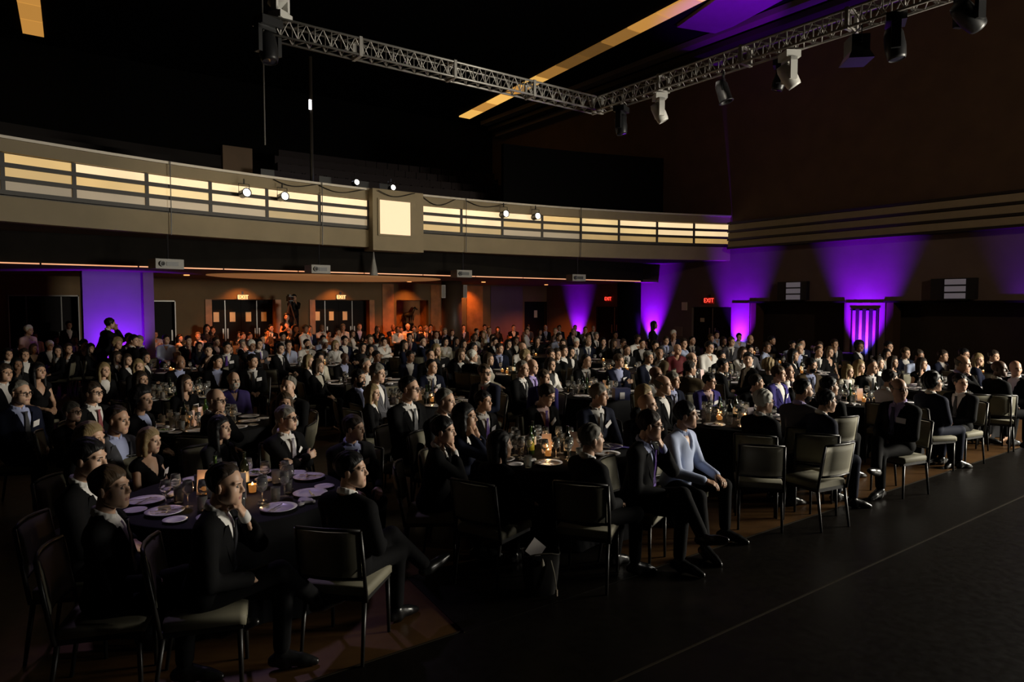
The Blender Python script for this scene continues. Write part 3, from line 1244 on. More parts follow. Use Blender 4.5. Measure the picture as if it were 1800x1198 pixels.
# rear wall under the balcony ------------------------------------------------------
bx = lambda x, y=560: on_y(x, y, YB).x
bz = lambda x, y: on_y(x, y, YB).z
DH = 2.5
wb = MB()
opens = [(bx(15), bx(140), 2.62), (bx(267), bx(309), 2.45), (bx(362), bx(493), DH), (bx(545), bx(657), DH), (bx(697), bx(753), 2.5), (bx(922), bx(968), 2.45)]
x = XL
for x0, x1, hd in opens:
    wb.box((x, YB, 0), (x0, YB + .2, ZU))
    wb.box((x0, YB, hd), (x1, YB + .2, ZU))
    x = x1
wb.box((x, YB, 0), (XW, YB + .2, ZU))
struct('wall_back', wb, mat('tan rear wall', (.16, .105, .05), .8, noise=.1, nscale=1.5), 'tan rear wall with doors under the balcony')
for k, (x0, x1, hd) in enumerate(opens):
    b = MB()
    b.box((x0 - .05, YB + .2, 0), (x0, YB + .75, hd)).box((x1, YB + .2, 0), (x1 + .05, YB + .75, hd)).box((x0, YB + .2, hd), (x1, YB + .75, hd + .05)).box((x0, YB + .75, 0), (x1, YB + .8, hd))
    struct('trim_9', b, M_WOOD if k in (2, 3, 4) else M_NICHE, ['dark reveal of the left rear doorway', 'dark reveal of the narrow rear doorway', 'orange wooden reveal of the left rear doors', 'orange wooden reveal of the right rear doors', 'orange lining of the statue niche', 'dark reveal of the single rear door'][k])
for k, lab in ((2, 'left set of four black doors with paper notices'), (3, 'right set of four black doors with paper notices')):
    x0, x1, hd = opens[k]
    leaf_door('door_3' if k == 2 else 'door_4', ((x0 + x1) / 2, YB + .45, 0), 0, (x1 - x0) * (.86), DH - .02, 4, lab, (0, 1, 2, 3) if k == 2 else (0, 1, 2))
x0, x1, hd = opens[5]
leaf_door('door_5', ((x0 + x1) / 2, YB + .15, 0), 0, x1 - x0, hd - .02, 1, 'dark single rear door with one paper notice', (0,))
x0, x1, hd = opens[0]
leaf_door('door_6', ((x0 + x1) / 2, YB + .35, 0), 0, x1 - x0, hd - .02, 4, 'dark wide doors at the far left rear')
x0, x1, hd = opens[1]
leaf_door('door_7', ((x0 + x1) / 2, YB + .15, 0), 0, x1 - x0, hd - .02, 1, 'narrow dark rear door beside the left purple pier')
for k, lab in ((0, 'thin pale frame of the far left rear doors'), (1, 'thin pale frame of the narrow rear door')):
    x0, x1, hd = opens[k]
    b = MB().box((x0, YB - .03, hd - .04), (x1, YB, hd)).box((x1 - .03, YB - .03, 0), (x1, YB, hd)).box((x0, YB - .03, 0), (x0 + .03, YB, hd))
    struct('trim_10', b, M_METAL, lab)
for xx, lab in ((427, 'amber exit sign over the left rear doors'), (599, 'amber exit sign over the right rear doors')):
    exit_sign((bx(xx), YB - .06, bz(xx, 522)), 0, False, lab, .4, .21)
st = empty('statuette', (bx(727), YB + .5, 1.3))
tag(st, 'small dark horse figure on a plinth in the orange niche', 'sculpture')
MB().box((-.2, -.14, -1.3), (.2, .14, .12)).build('plinth', M_DARK, st)
b = MB().tube([(-.25, 0, .5), (0, 0, .52), (.2, 0, .56)], [.10, .13, .1], 10)
b.tube([(.18, 0, .58), (.3, 0, .8), (.34, 0, .86)], [.08, .06, .05], 8).tube([(.32, 0, .86), (.47, 0, .76)], [.055, .03], 8)
for sx, sy in ((-.22, .05), (-.2, -.05), (.16, .05), (.2, -.05)):
    b.tube([(sx, sy, .48), (sx + .03, sy, .3), (sx, sy, .12)], [.045, .03, .025], 6)
b.tube([(-.27, 0, .55), (-.36, 0, .4)], [.03, .015], 6)
b.build('figure', M_GAP, st, True)
for k in (2, 3):
    x0, x1, hd = opens[k]
    jw = (x1 - x0) * .075
    for xa, xb, sd in ((x0 - .02, x0 + jw, 'left'), (x1 - jw, x1 + .02, 'right')):
        struct('trim_14', MB().box((xa, YB - .05, 0), (xb, YB + .3, hd)), M_WOOD, 'orange wooden jamb %s of the %s rear doors' % (sd, 'left' if k == 2 else 'right'))
# pillars in front of the rear wall
M_PILL = mat('dark bronze pillar', (.05, .03, .018), .5)
for xx0, xx1, lab, m in ((776, 812, 'round dark pillar before the rear wall', M_PILL), (1085, 1126, 'black pillar before the far rear corner', M_BLACK)):
    c = on_y((xx0 + xx1) / 2, 560, 24.5 if xx0 < 900 else 21.5)
    r = (xx1 - xx0) / 2 / FPX * (c - EYE).dot(FW)
    b = MB().lathe([(r, 0), (r, ZU)], 24, c=(c.x, c.y, 0))
    o = b.build('pillar', m, None, True)
    tag(o, lab, kind='structure')
# plain panels on the rear wall: pale panels lit orange or purple
for xx0, xx1, m, lab in ((862, 918, M_PIER, 'pale plaster panel of the rear wall beside the single door'), (820, 848, M_WOOD, 'orange veneer panel of the rear wall beside the round pillar'), (672, 692, M_WOOD, 'narrow orange veneer panel left of the statue niche'), (757, 774, M_WOOD, 'narrow orange veneer panel right of the statue niche')):
    struct('trim_11', MB().box((bx(xx0), YB - .04, 0), (bx(xx1), YB, ZU - .05)), m, lab)
# the left purple-lit pier stands nearer than the wall
pA, pB = on_y(146, 540, 23.2), on_y(252, 540, 23.2)
struct('trim_12', MB().box((pA.x, 23.2, 0), (pB.x, 23.9, ZU)), M_PIER, 'pale plaster pier at the left glowing purple')
struct('trim_12', MB().box((pB.x, 23.1, 0), (pB.x + .28, 24.0, ZU)), M_WALLLO, 'narrow tan return beside the left purple pier')

# ceiling under the balcony, bulkhead with a light line, soffit
struct('ceiling', MB().box((XL, YF, ZU), (XW, YB + .2, ZU + .1)), mat('low ceiling', (.10, .07, .05), .8), 'low ceiling under the balcony')
struct('trim_13', MB().box((XL, YF - .15, ZU), (XW - 1.15, YF, 4.2)), M_DARK, 'dark bulkhead below the balcony')
o = empty('light_line', (0, YF - .17, ZU))
tag(o, 'thin glowing orange line along the foot of the dark bulkhead', 'light strip')
xs = [XL + (XW - 1.3 - XL) * i / 12 for i in range(13)]
for i in range(12):
    MB().box((xs[i] + .02, -.02, 0), (xs[i + 1] - .02, .015, .03)).build('tube', lit('light line', (1, .42, .2), .9), o)
# shallow dish in the low ceiling; emission stands in for cove light on it
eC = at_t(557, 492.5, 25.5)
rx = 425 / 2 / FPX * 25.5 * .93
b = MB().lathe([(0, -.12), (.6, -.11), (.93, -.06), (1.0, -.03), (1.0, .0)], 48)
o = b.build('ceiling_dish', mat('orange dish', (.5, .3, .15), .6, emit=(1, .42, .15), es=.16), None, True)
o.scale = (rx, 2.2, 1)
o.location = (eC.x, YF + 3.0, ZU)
tag(o, 'wide oval orange dish set in the low ceiling, cove light painted as glow', 'ceiling light')


# balcony front ----------------------------------------------------------------------
def arc(th, r=BR, z=0):
    return Vector((BC.x + r * math.sin(th), BC.y + r * math.cos(th), z))


def th_at(x, y=400, r=BR):
    d = ray(x, y)
    d = Vector((d.x, d.y))
    d.normalize()
    o = Vector((-BC.x, -BC.y))
    bq = o.dot(d)
    c = o.dot(o) - r * r
    t = -bq + math.sqrt(bq * bq - c)
    p = d * t
    return math.atan2(p.x - BC.x, p.y - BC.y)


def strip(b, t0, t1, r0, r1, z0, z1, n=None, m=0):
    n = n or max(2, int(abs(t1 - t0) * 90))
    path = []
    for i in range(n + 1):
        t = t0 + (t1 - t0) * i / n
        path.append((Vector((BC.x, BC.y, 0)), Vector((math.sin(t), math.cos(t), 0)), Vector((0, 0, 1))))
    return b.sweep([(r0, z0), (r0, z1), (r1, z1), (r1, z0)], path, m)


TH0, TH1 = th_at(-140), math.asin(13 / BR)
ZR, ZP1, ZP0, ZB = 5.79, 5.43, 4.58, 4.03
bal = empty('balcony_front', (0, 0, 0))
tag(bal, 'curved balcony front with three rows of glowing panels', kind='structure')
M_PARA = mat('balcony plaster', (.23, .185, .115), .75, noise=.08, nscale=1.5)
strip(MB(), TH0, TH1, BR, BR + .3, ZP1 + .03, ZR - .06).build('top_band', M_PARA, bal)
strip(MB(), TH0, TH1, BR, BR + .3, ZB, ZP0 - .03).build('bottom_band', M_PARA, bal)
strip(MB(), TH0, TH1, BR + .10, BR + .3, ZP0 - .03, ZP1 + .03).build('panel_backing', M_GAP, bal)
strip(MB(), TH0, TH1, BR - .06, BR + .36, ZR - .06, ZR).build('top_rail', mat('pale rail', (.42, .38, .32), .4, metal=.3), bal)
segs_l = [-140, 8, 133, 260, 371, 470, 562, 648]
segs_r = [737, 811, 883, 953, 1021, 1088, 1155, 1220, 1284]
pan_h = (ZP1 - ZP0) / 3
# per segment warmth: 0 dim brown, 1 amber, 2 white-warm
warm_l = [(.9, .6, .18), (.95, .72, .22), (1.5, 1.0, .34), (1.7, 1.3, .42), (1.75, 1.55, .4), (1.75, 1.6, .5), (1.75, 1.5, .4)]
warm_r = [(1.75, 1.6, .8), (1.75, 1.5, .5), (1.5, .8, .35), (1.0, .75, .3), (1.3, 1.1, .6), (1.6, 1.3, .55), (1.7, 1.45, .6), (1.7, 1.6, .75)]


def panel_mat(v, k):
    if v < .45:
        c = (1, .72, .42)
    elif v < 1.05:
        c = (1, .62, .19)
    elif v < 1.45:
        c = (1, .70, .30)
    else:
        c = (1, .73, .40)
    nm = 'panel glow %.2f' % v
    if nm in MATS:
        return MATS[nm]
    v *= 1.2
    m = lit(nm, c, v * .5)
    nt = m.node_tree
    tc = nt.nodes.new('ShaderNodeTexCoord')
    n = nt.nodes.new('ShaderNodeTexNoise')
    n.inputs['Scale'].default_value = .8
    mr = nt.nodes.new('ShaderNodeMapRange')
    mr.inputs['To Min'].default_value = v * .35
    mr.inputs['To Max'].default_value = v * .68
    nt.links.new(tc.outputs['Object'], n.inputs['Vector'])
    nt.links.new(n.outputs['Fac'], mr.inputs['Value'])
    nt.links.new(mr.outputs['Result'], nt.nodes['Principled BSDF'].inputs['Emission Strength'])
    return m


for segs, wm in ((segs_l, warm_l), (segs_r, warm_r)):
    for i in range(len(segs) - 1):
        t0, t1 = th_at(segs[i]), th_at(segs[i + 1])
        for r in range(3):
            z1 = ZP1 - r * pan_h
            strip(MB(), t0 + .0012, t1 - .0012, BR + .02, BR + .1, z1 - .19, z1, 4).build('light_panel', panel_mat(wm[i][r], r), bal)
        strip(MB(), t1 - .0012, t1 + .0012, BR - .02, BR + .1, ZP0, ZP1, 2).build('mullion', M_GAP, bal)
    for r in range(3):
        z1 = ZP1 - r * pan_h - .19
        strip(MB(), th_at(segs[0]), th_at(segs[-1]), BR - .035, BR + .1, z1 - (pan_h - .19), z1).build('louvre_rail', M_GAP, bal)
# the projecting block with the bright square
t0, t1 = th_at(648), th_at(737)
cb = strip(MB(), t0, t1, BR - .28, BR + .32, 3.93, ZR - .02, 3).build('centre_block', M_PARA, bal)
q0, q1 = th_at(667, 400, BR - .28), th_at(720, 400, BR - .28)
zq = lambda y: (at_t(693, y, 1).z - CAM_H) * 21.3 + CAM_H
strip(MB(), q0 - .002, q1 + .002, BR - .32, BR - .27, zq(418), zq(355), 3).build('square_frame', M_PARA, bal)
strip(MB(), q0, q1, BR - .335, BR - .3, zq(415), zq(358), 3).build('bright_square', lit('square glow', (1, .74, .43), .93), bal)
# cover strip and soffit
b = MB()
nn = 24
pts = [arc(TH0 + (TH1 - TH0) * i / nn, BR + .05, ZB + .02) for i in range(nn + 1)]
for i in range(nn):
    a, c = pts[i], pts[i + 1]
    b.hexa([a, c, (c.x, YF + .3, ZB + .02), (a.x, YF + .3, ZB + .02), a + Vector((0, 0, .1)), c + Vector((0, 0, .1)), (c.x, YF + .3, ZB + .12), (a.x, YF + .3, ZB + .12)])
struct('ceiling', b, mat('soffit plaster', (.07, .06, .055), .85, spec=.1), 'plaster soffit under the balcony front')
# upper circle: steps of dark seating
M_TIER = mat('tier carpet', (.012, .009, .008), .9)
tiers = []
for k in range(7):
    r0 = BR + 1.6 + k * 1.35
    z = 4.9 + k * .55
    o = strip(MB(), TH0 + .03, TH1 - .02, r0, BR + 15, z - .55 if k else z - .2, z).build('balcony_tier', M_TIER, bal)
    tiers.append((r0, z))
seat = MB().box((-.24, -.05, .38), (.24, .42, .48)).box((-.24, .40, .45), (.24, .5, .95)).box((-.27, 0, .0), (-.24, .5, .62)).box((.24, 0, 0), (.27, .5, .62))
seat_me = seat.mesh('balcony_seat', mat('dark plush', (.014, .008, .009), .8))
cnt = 0
for k in range(1, 6):
    r0, z = tiers[k]
    m = 20
    for i in range(m):
        px_ = 500 + 360 * i / (m - 1) + 6 * (k % 2)
        t = th_at(px_, 300, r0 + .3)
        o = link('balcony_seat', seat_me)
        o.location = arc(t, r0 + .25, z)
        o.rotation_euler = (0, 0, -t)
        tag(o, 'dark plush balcony seat, %s from left in the %s row up' % (ordn(i + 1), ordn(k)), 'seat', 'dark seats on the balcony')
# lit stair wall at the left end of the circle
p = at_t(438, 290, 20.6)
struct('wall_left', MB().box((p.x - .75, p.y, 4.8), (p.x + .1, p.y + .2, 7.0)), M_WALL, 'grey end wall of the balcony stairs')
# control desk
dk = empty('control_desk', arc(th_at(600, 310, BR + 1.3), BR + 1.3, 4.9), -th_at(600, 310, BR + 1.3))
tag(dk, 'long dark control desk on the balcony with screens', 'desk')
MB().box((-2.6, 0, 1.05), (2.6, .7, 1.09)).build('desk_top', mat('desk top', (.16, .14, .14), .5), dk)
point(dk.location + Vector((.5, .9, 1.5)), 14, (.7, .75, 1.0), .03, 'desk_fill')  # light added to bring out the desk edges; no lamp stands here
MB().box((-2.6, .05, .0), (2.6, .1, 1.05)).build('modesty_panel', M_BLACKP, dk)
for i, sx in enumerate((-2.2, -.4, .9, 1.7)):
    sm = MB().box((-.2, .3, 1.12), (.2, .33, 1.4)).box((-.03, .3, 1.08), (.03, .36, 1.13)).build('screen', M_BLACKP, dk)
    sm.location.x = sx
# dark curved wall to the right of the circle
t0, t1 = th_at(885, 260, BR + 3.2), th_at(1231, 280, BR + 3.2)
struct('wall_back', strip(MB(), t0, t1, BR + 3.2, BR + 3.4, 4.8, 8.6), M_BLACK, 'black curved screen wall on the balcony right')

# ceiling: two lines of glowing panels, stepped cove, purple-lit panel ---------------
def line_light(x0a, y0, x1a, y1, w, n, lab, vals):
    o = empty('ceiling_light_strip', (0, 0, ZC))
    tag(o, lab, 'ceiling light', 'ceiling lines of glowing panels')
    for i in range(n):
        a, c = i / n, (i + 1) / n
        xa, xb = x0a + (x1a - x0a) * a, x0a + (x1a - x0a) * c
        ya, yb = y0 + (y1 - y0) * a + .02, y0 + (y1 - y0) * c - .02
        v = vals[i % len(vals)]
        cc = (1, .46, .09) if v < .6 else (1, .54, .12)
        if i >= n - 0:
            cc = (1, .8, .8)
        b = MB().hexa([(xa, ya, -.06), (xa + w, ya, -.06), (xb + w, yb, -.06), (xb, yb, -.06), (xa, ya, 0), (xa + w, ya, 0), (xb + w, yb, 0), (xb, yb, 0)])
        b.build('glow_panel', lit('ceiling panel %.2f' % v, cc, v), o)
    return o


line_light(20.05, 31.9, 18.0, 10.5, .68, 14, 'long line of amber panels crossing the black ceiling', [.85, .5, .9, .55, .75, .3, .12, .10, .25, .5, .55, .9, .7, .8])
line_light(.82, 31.9, .3, 24.0, .66, 5, 'short line of amber panels in the top left corner', [.5, .45, .5, .4, .45])
b = MB()
cv = empty('ceiling_cove', (XW, 0, ZC))
tag(cv, 'stepped dark cove where ceiling meets the right wall', kind='structure')
M_COVE = mat('cove plaster', (.10, .08, .065), .7)
for k, (dx, dz) in enumerate(((.5, .75), (1.0, .5), (1.5, .25))):
    MB().box((-dx, -12, -dz), (-dx + .45 if k else 0, 32, -dz + .2)).build('cove_step', M_COVE if k != 1 else M_GAP, cv)
pp = [atz(*p, 12.35) for p in ((1190, 48), (1264, 60), (1395, -10), (1300, -30))]
b = MB()
b.hexa([*(pp[i] for i in (3, 2, 1, 0)), *(pp[i] + Vector((0, 0, .12)) for i in (3, 2, 1, 0))])
o = b.build('ceiling_panel', M_PIER)
tag(o, 'pale ceiling panel lit purple beside the amber line', kind='structure')
pm = (pp[0] + pp[1] + pp[2] + pp[3]) / 4
spot((pm.x - 1.0, pm.y - 2.5, 8.5), pm, 1500, (.28, .0, 1.0), 50, .6, name='ceiling_spot')

# purple uplights ----------------------------------------------------------------------
PUR, COREC = (.2, .0, 1.0), (.16, .16, 1.0)


def uplight(loc, target, power, lab, ang=54, core=.09):
    u = empty('uplight', loc)
    tag(u, lab, 'floor light', 'purple uplights on the floor')
    b = MB().box((-.14, -.1, .02), (.14, .1, .14)).build('housing', M_BLACKP, u)
    MB().lathe([(.0, .142), (.07, .142), (.08, .15)], 14).build('lens', lit('purple lens', (.4, .1, 1), 3), u)
    t = Vector(target)
    spot((loc[0], loc[1], .2), t, power, PUR, ang, 1, .06, 'uplight_beam')
    spot((loc[0], loc[1], .25), (t.x, t.y, t.z * .5), power * core, COREC, 44, 1, .06, 'uplight_core')


for xx, lab, tz, pw in ((1017, 'purple uplight at the far rear corner pier', 1.8, 2200), (1147, 'purple uplight at the pier below the balcony corner', 2.3, 5200), (1302, 'purple uplight at the pier beside the exit door', 2.3, 4600), (1520, 'purple uplight before the fluted pier', 2.6, 8000)):
    y = wy(xx)
    uplight((XW - .6, y, 0), (XW + .05, y, tz), pw, lab)
pc = (pA + pB) / 2
uplight((pc.x + .1, 22.45, 0), (pc.x, 23.25, 1.9), 1350, 'purple uplight before the left pier', 84, .03)
y = wy(1800) - .55
uplight((XW - .45, y, 0), (XW, y, 3.2), 1500, 'purple uplight just past the right edge of view')

# warm downlights under the balcony
for i, xx in enumerate((330, 470, 600, 720, 850, 960)):
    p = on_y(xx, 560, 25.6 if i % 2 else 24.2)
    o = MB().lathe([(.09, -.03), (.09, 0), (.07, 0)], 16).build('downlight', lit('downlight glow', (1, .4, .12), 1.5))
    o.location = (p.x, p.y, ZU - .0)
    tag(o, 'small round orange downlight in the low ceiling, %s from left' % ordn(i + 1), 'ceiling light', 'downlights under the balcony')
    spot((p.x, p.y, ZU - .06), (p.x, p.y + .3, 0), 520, (1, .20, .04), 118, .8, .05, 'downlight_beam')
for xx in (432, 600, 727, 835):
    p = on_y(xx, 560, 27.2)
    spot((p.x, p.y, ZU - .05), (p.x, YB + .3, .8), 130, (1, .30, .06), 100, .9, .05, 'door_wash')

# truss ------------------------------------------------------------------------------
ZT = 6.95


def truss(loc, rz, L, lab, bays):
    t = empty('lighting_truss', loc, rz)
    tag(t, lab, 'truss', 'lighting trusses')
    w = .145
    ch = MB().tube([(0, 0, 0), (L, 0, 0)], .024, 8).mesh('chord', M_TRUSS, True)
    for y in (-w, w):
        for z in (-w, w):
            o = link('chord', ch, t)
            o.location = (0, y, z)
    s = L / bays
    dg = MB().tube([(0, 0, -w), (s / 2, 0, w), (s, 0, -w)], .011, 6).mesh('brace', M_TRUSS, True)
    dh = MB().tube([(0, -w, 0), (s / 2, w, 0), (s, -w, 0)], .011, 6).mesh('brace', M_TRUSS, True)
    up = MB().tube([(0, 0, -w), (0, 0, w)], .011, 6).mesh('brace', M_TRUSS, True)
    for i in range(bays):
        for y in (-w, w):
            o = link('brace', dg, t)
            o.location = (i * s, y, 0)
            o = link('brace', up, t)
            o.location = (i * s, y, 0)
        for z in (-w, w):
            o = link('brace', dh, t)
            o.location = (i * s, 0, z)
    pl = MB().box((-.03, -w - .03, -w - .03), (.03, -w + .02, w + .03)).box((-.03, w - .02, -w - .03), (.03, w + .03, w + .03)).box((-.03, -w, -w - .03), (.03, w, -w + .02)).box((-.03, -w, w - .02), (.03, w, w + .03)).mesh('joint_frame', M_TRUSS)
    k = 0
    while k * 2.0 <= L:
        o = link('joint_frame', pl, t)
        o.location = (k * 2.0, 0, 0)
        k += 1
    return t


cT = at_t(1050, 186, 1)
tt = (ZT - CAM_H) / (cT.z - CAM_H)
cT = at_t(1050, 186, tt)
lT = on_y(478, 60, cT.y)
truss(cT, PI, cT.x - lT.x + .2, 'silver lighting truss crossing from the top left to the corner', 26)
truss(cT, -PI / 2, 10.5, 'silver lighting truss coming forward along the right', 32)


def moving_head(px_, py_, depth_xy, m, lab, sc=1.0, rz=0.0, tilt=.3, up=False, zc=None):
    p = Vector(depth_xy)
    h = empty('moving_head_light', p, rz, sc)
    tag(h, lab, 'stage light', 'moving head lights on the truss')
    s = -1 if not up else 1
    MB().box((-.17, -.13, min(0, s * .12)), (.17, .13, max(0, s * .12))).build('base_box', m, h)
    yk = MB().box((-.19, -.06, min(s * .12, s * .5)), (-.13, .06, max(s * .12, s * .5))).box((.13, -.06, min(s * .12, s * .5)), (.19, .06, max(s * .12, s * .5))).box((-.19, -.06, min(s * .12, s * .18)), (.19, .06, max(s * .12, s * .18)))
    yk.build('yoke', m, h)
    hd = MB().lathe([(.0, -.24), (.10, -.24), (.13, -.16), (.14, .02), (.125, .16), (.11, .2), (.105, .2), (.1, .17), (0, .17)], 20).build('lamp_head', m, h, True)
    hd.location = (0, 0, s * .42)
    hd.rotation_euler = (PI - tilt, 0, 0)
    MB().lathe([(0, .175), (.098, .175), (.098, .19), (0, .195)], 18).build('lens', mat('dark lens', (.02, .02, .03), .1), hd)


def on_truss(x, y, z):
    """point on the forward truss (x = cT.x) below pixel column x"""
    p = on_x(x, y, cT.x)
    return Vector((cT.x, p.y, z))


moving_head(0, 0, on_truss(1160, 160, ZT - .2), M_WHITEP, 'white moving head light nearest the truss corner', .95, 1.0, .5)
moving_head(0, 0, on_truss(1388, 80, ZT - .2), M_WHITEP, 'white moving head light midway along the right truss', 1.0, 1.0, .6)
moving_head(0, 0, on_truss(1092, 180, ZT - .2), M_BLACKP, 'black moving head light beside the truss corner', 1.0, .4, 0.1)
moving_head(0, 0, on_truss(1575, 20, ZT - .15), M_BLACKP, 'large black moving head hanging from the right truss', 1.1, .5, .15)
moving_head(0, 0, on_truss(1705, -20, ZT - .05), M_BLACKP, 'black moving head cut off by the top edge', 1.1, 1.2, 1.0)
moving_head(0, 0, on_truss(1366, 90, ZT - .2) + Vector((.25, .1, 0)), M_BLACKP, 'black moving head behind the middle white one', .85, .5, -.3)
lp = Vector((lT.x + .15, cT.y, ZT + .17))
moving_head(0, 0, lp, M_WHITEP, 'white moving head standing on the left truss end', .95, .6, 2.3, True)
moving_head(0, 0, Vector((lT.x - .1, cT.y - .1, ZT + .1)), M_BLACKP, 'black moving head at the left truss end', 1.15, .3, .2)


def par_can(p, lab, rz=0, sc=1, m=None, lens=None, tilt=.5):
    h = empty('par_can', p, rz, sc)
    tag(h, lab, 'stage light', 'par cans')
    b = MB().lathe([(.0, -.2), (.07, -.2), (.105, -.12), (.11, .16), (.125, .165), (.125, .18), (.10, .18), (.1, .14), (0, .13)], 16)
    c = b.build('can', m or M_BLACKP, h, True)
    c.location, c.rotation_euler = (0, 0, -.3), (PI - tilt, 0, 0)
    MB().tube([(-.14, 0, -.3), (-.14, 0, -.05), (.14, 0, -.05), (.14, 0, -.3)], .012, 6).build('bracket', M_BLACKP, h)
    MB().tube([(0, 0, -.05), (0, 0, .08)], .02, 6).build('clamp', M_BLACKP, h)
    if lens:
        MB().lathe([(0, .19), (.06, .18), (.098, .165)], 14).build('lens', lens, c)
    return h


par_can(on_truss(1272, 130, ZT - .2), 'squat black lamp under the right truss', .5, 1.15, tilt=.3)
h = empty('flood_lamp', on_truss(1507, 45, ZT - .15), .8)
tag(h, 'black box flood lamp with barn doors under the right truss', 'stage light')
MB().box((-.19, -.14, -.42), (.19, .14, -.16)).build('housing', M_BLACKP, h)
MB().hexa([(-.24, -.2, -.55), (.24, -.2, -.55), (.24, .2, -.55), (-.24, .2, -.55), (-.19, -.14, -.42), (.19, -.14, -.42), (.19, .14, -.42), (-.19, .14, -.42)]).build('barn_door', M_BLACKP, h)
MB().tube([(-.21, 0, -.3), (-.21, 0, -.04), (.21, 0, -.04), (.21, 0, -.3)], .015, 6).build('bracket', M_BLACKP, h)
# balcony rail spots, bright towards the stage
GLOW = lit('spot bulb', (1, .95, .86), 9)
for i, (xx, yy) in enumerate(((430, 342), (497, 348), (886, 378), (942, 382))):
    t = th_at(xx, yy, BR - .25)
    p = arc(t, BR - .22, 0)
    z = EYE.z + (at_t(xx, yy, 1).z - CAM_H) * (Vector((p.x, p.y, 0)).dot(FH))
    h = par_can((p.x, p.y, z + .3), 'bright white balcony spot hung on the panels, %s from left' % ordn(i + 1), -t, 1.0, lens=GLOW, tilt=PI / 2 + .05)
for i, (xx, yy) in enumerate(((624, 327), (688, 336))):
    t = th_at(xx, yy, BR + .8)
    p = arc(t, BR + .8, 0)
    z = EYE.z + (at_t(xx, yy, 1).z - CAM_H) * (Vector((p.x, p.y, 0)).dot(FH))
    h = par_can((p.x, p.y, z + .3), ['bright white spot behind the balcony rail, left of the block', 'bright white spot behind the rail above the square light'][i], -t, .8, lens=GLOW, tilt=PI / 2 + .05)
    MB().tube([(0, 0, -.1), (0, 0, -.9)], .02, 6).build('stand', M_BLACKP, h)
# projectors hung below the balcony, with their rods and cables
for i, (xx, yy, w) in enumerate(((299, 464, 50), (565, 473, 37), (818, 481, 31), (1020, 488, 28))):
    t = th_at(xx, 400, BR - .1)
    p = arc(t, BR - .02, 0)
    dd = Vector((p.x, p.y, 0)).dot(FH)
    z = CAM_H + (at_t(xx, yy, 1).z - CAM_H) * dd
    wd = w / FPX * dd * .95
    pr = empty('projector', (p.x, p.y, z), -t)
    tag(pr, 'white projector hung on a rod below the balcony, %s from left' % ordn(i + 1), 'projector', 'projectors below the balcony')
    MB().box((-wd / 2, -.02, -.12), (wd / 2, .45, .12)).build('case', mat('grey plastic', (.25, .24, .22), .5), pr)
    MB().box((-wd * .12, -.03, -.05), (wd * .3, -.02, .05)).build('front_grille', M_BLACKP, pr)
    c = MB().lathe([(.07, 0), (.07, .05), (.05, .05), (0, .04)], 14).build('lens', M_BLACKP, pr)
    c.location, c.rotation_euler = (-wd * .28, -.02, 0), (PI / 2, 0, 0)
    MB().tube([(0, .1, .1), (0, .1, ZB - z + .05)], .02, 6).build('hanging_rod', M_BLACKP, pr)
    MB().tube([(.04, -.05, ZB - z - .02), (.045, -.06, ZB - z + .5), (.04, -.08, ZR - z)], .012, 5).build('power_cable', M_BLACKP, pr)
# cables draped along the balcony front
for x0, x1, s in ((655, 720, .12), (742, 800, .2), (480, 560, .1), (560, 640, .12), (820, 890, .12)):
    pts = []
    for i in range(13):
        a = i / 12
        t = th_at(x0 + (x1 - x0) * a, 350)
        pts.append(arc(t, BR - (.36 if 640 < x0 < 735 else .05), ZR - .08 - s * math.sin(PI * a) - .03 * math.sin(5 * a)))
    o = MB().tube(pts, .012, 5).build('cable', M_BLACKP)
    tag(o, 'black cable sagging along the balcony top from %s' % {655: 'the square light', 742: 'the block to the right', 480: 'the second spot', 560: 'the mullion left of the block', 820: 'the third spot'}[x0], 'cable')
# hanging bits in the upper dark
p0 = at_t(465, 205, 19.5)
o = MB().tube([(p0.x, p0.y, p0.z - .8), (p0.x, p0.y, ZC)], .02, 6).build('hanging_cable', M_TRUSS)
tag(o, 'thin pale cable hanging in the dark above the balcony', 'cable')
p0 = at_t(547, 225, 21.5)
ps = empty('lamp_post', p0)
tag(ps, 'slim post with a small white light above the balcony', 'lamp post')
MB().tube([(0, 0, -2.4), (0, 0, 2.2)], .06, 8).build('pole', M_GAP, ps)
MB().box((-.09, -.1, .55), (-.01, -.06, .85)).build('lamp', lit('tiny white lamp', (1, .95, 1), 3), ps)
p0 = at_t(657, 484, 21.2)
o = MB().lathe([(.13, 0), (.1, .2), (.045, .5), (.012, .75)], 12).build('pendant_cone', mat('grey plastic', (.25, .24, .22), .5))
o.location = (p0.x, p0.y, p0.z)
tag(o, 'slender pale cone pendant under the square light', 'pendant')
for xx, lab in ((778, 'narrow pale speaker left on the round pillar'), (816, 'narrow pale speaker right of the round pillar')):
    p = on_y(xx, 512, 24.1)
    s_ = empty('column_speaker', p)
    tag(s_, lab, 'speaker', 'narrow pale speakers')
    MB().box((-.09, -.08, -.26), (.09, .1, .26)).build('case', M_WHITEP, s_)
    MB().box((-.075, -.085, -.24), (.075, -.08, .24)).build('grille', mat('grey grille', (.3, .28, .25), .7), s_)


# ---------------------------------------------------------------- tables: (pixel of the top's centre, phrase)
TABLES = [
    (412, 868), (965, 793), (1292, 737), (362, 744), (735, 706), (1043, 690), (1508, 703), (1662, 684),
    (322, 694), (640, 671), (1257, 668), (303, 652), (888, 655), (1398, 655), (555, 641), (1075, 638), (1470, 640),
    (1725, 657), (8, 645), (1215, 630), (737, 629), (950, 625), (92, 640), (440, 625), (1330, 622), (1110, 615),
    (285, 607), (395, 607), (612, 604), (718, 604), (832, 605), (940, 604), (1045, 606), (1560, 640), (1130, 655), (1420, 620),
]


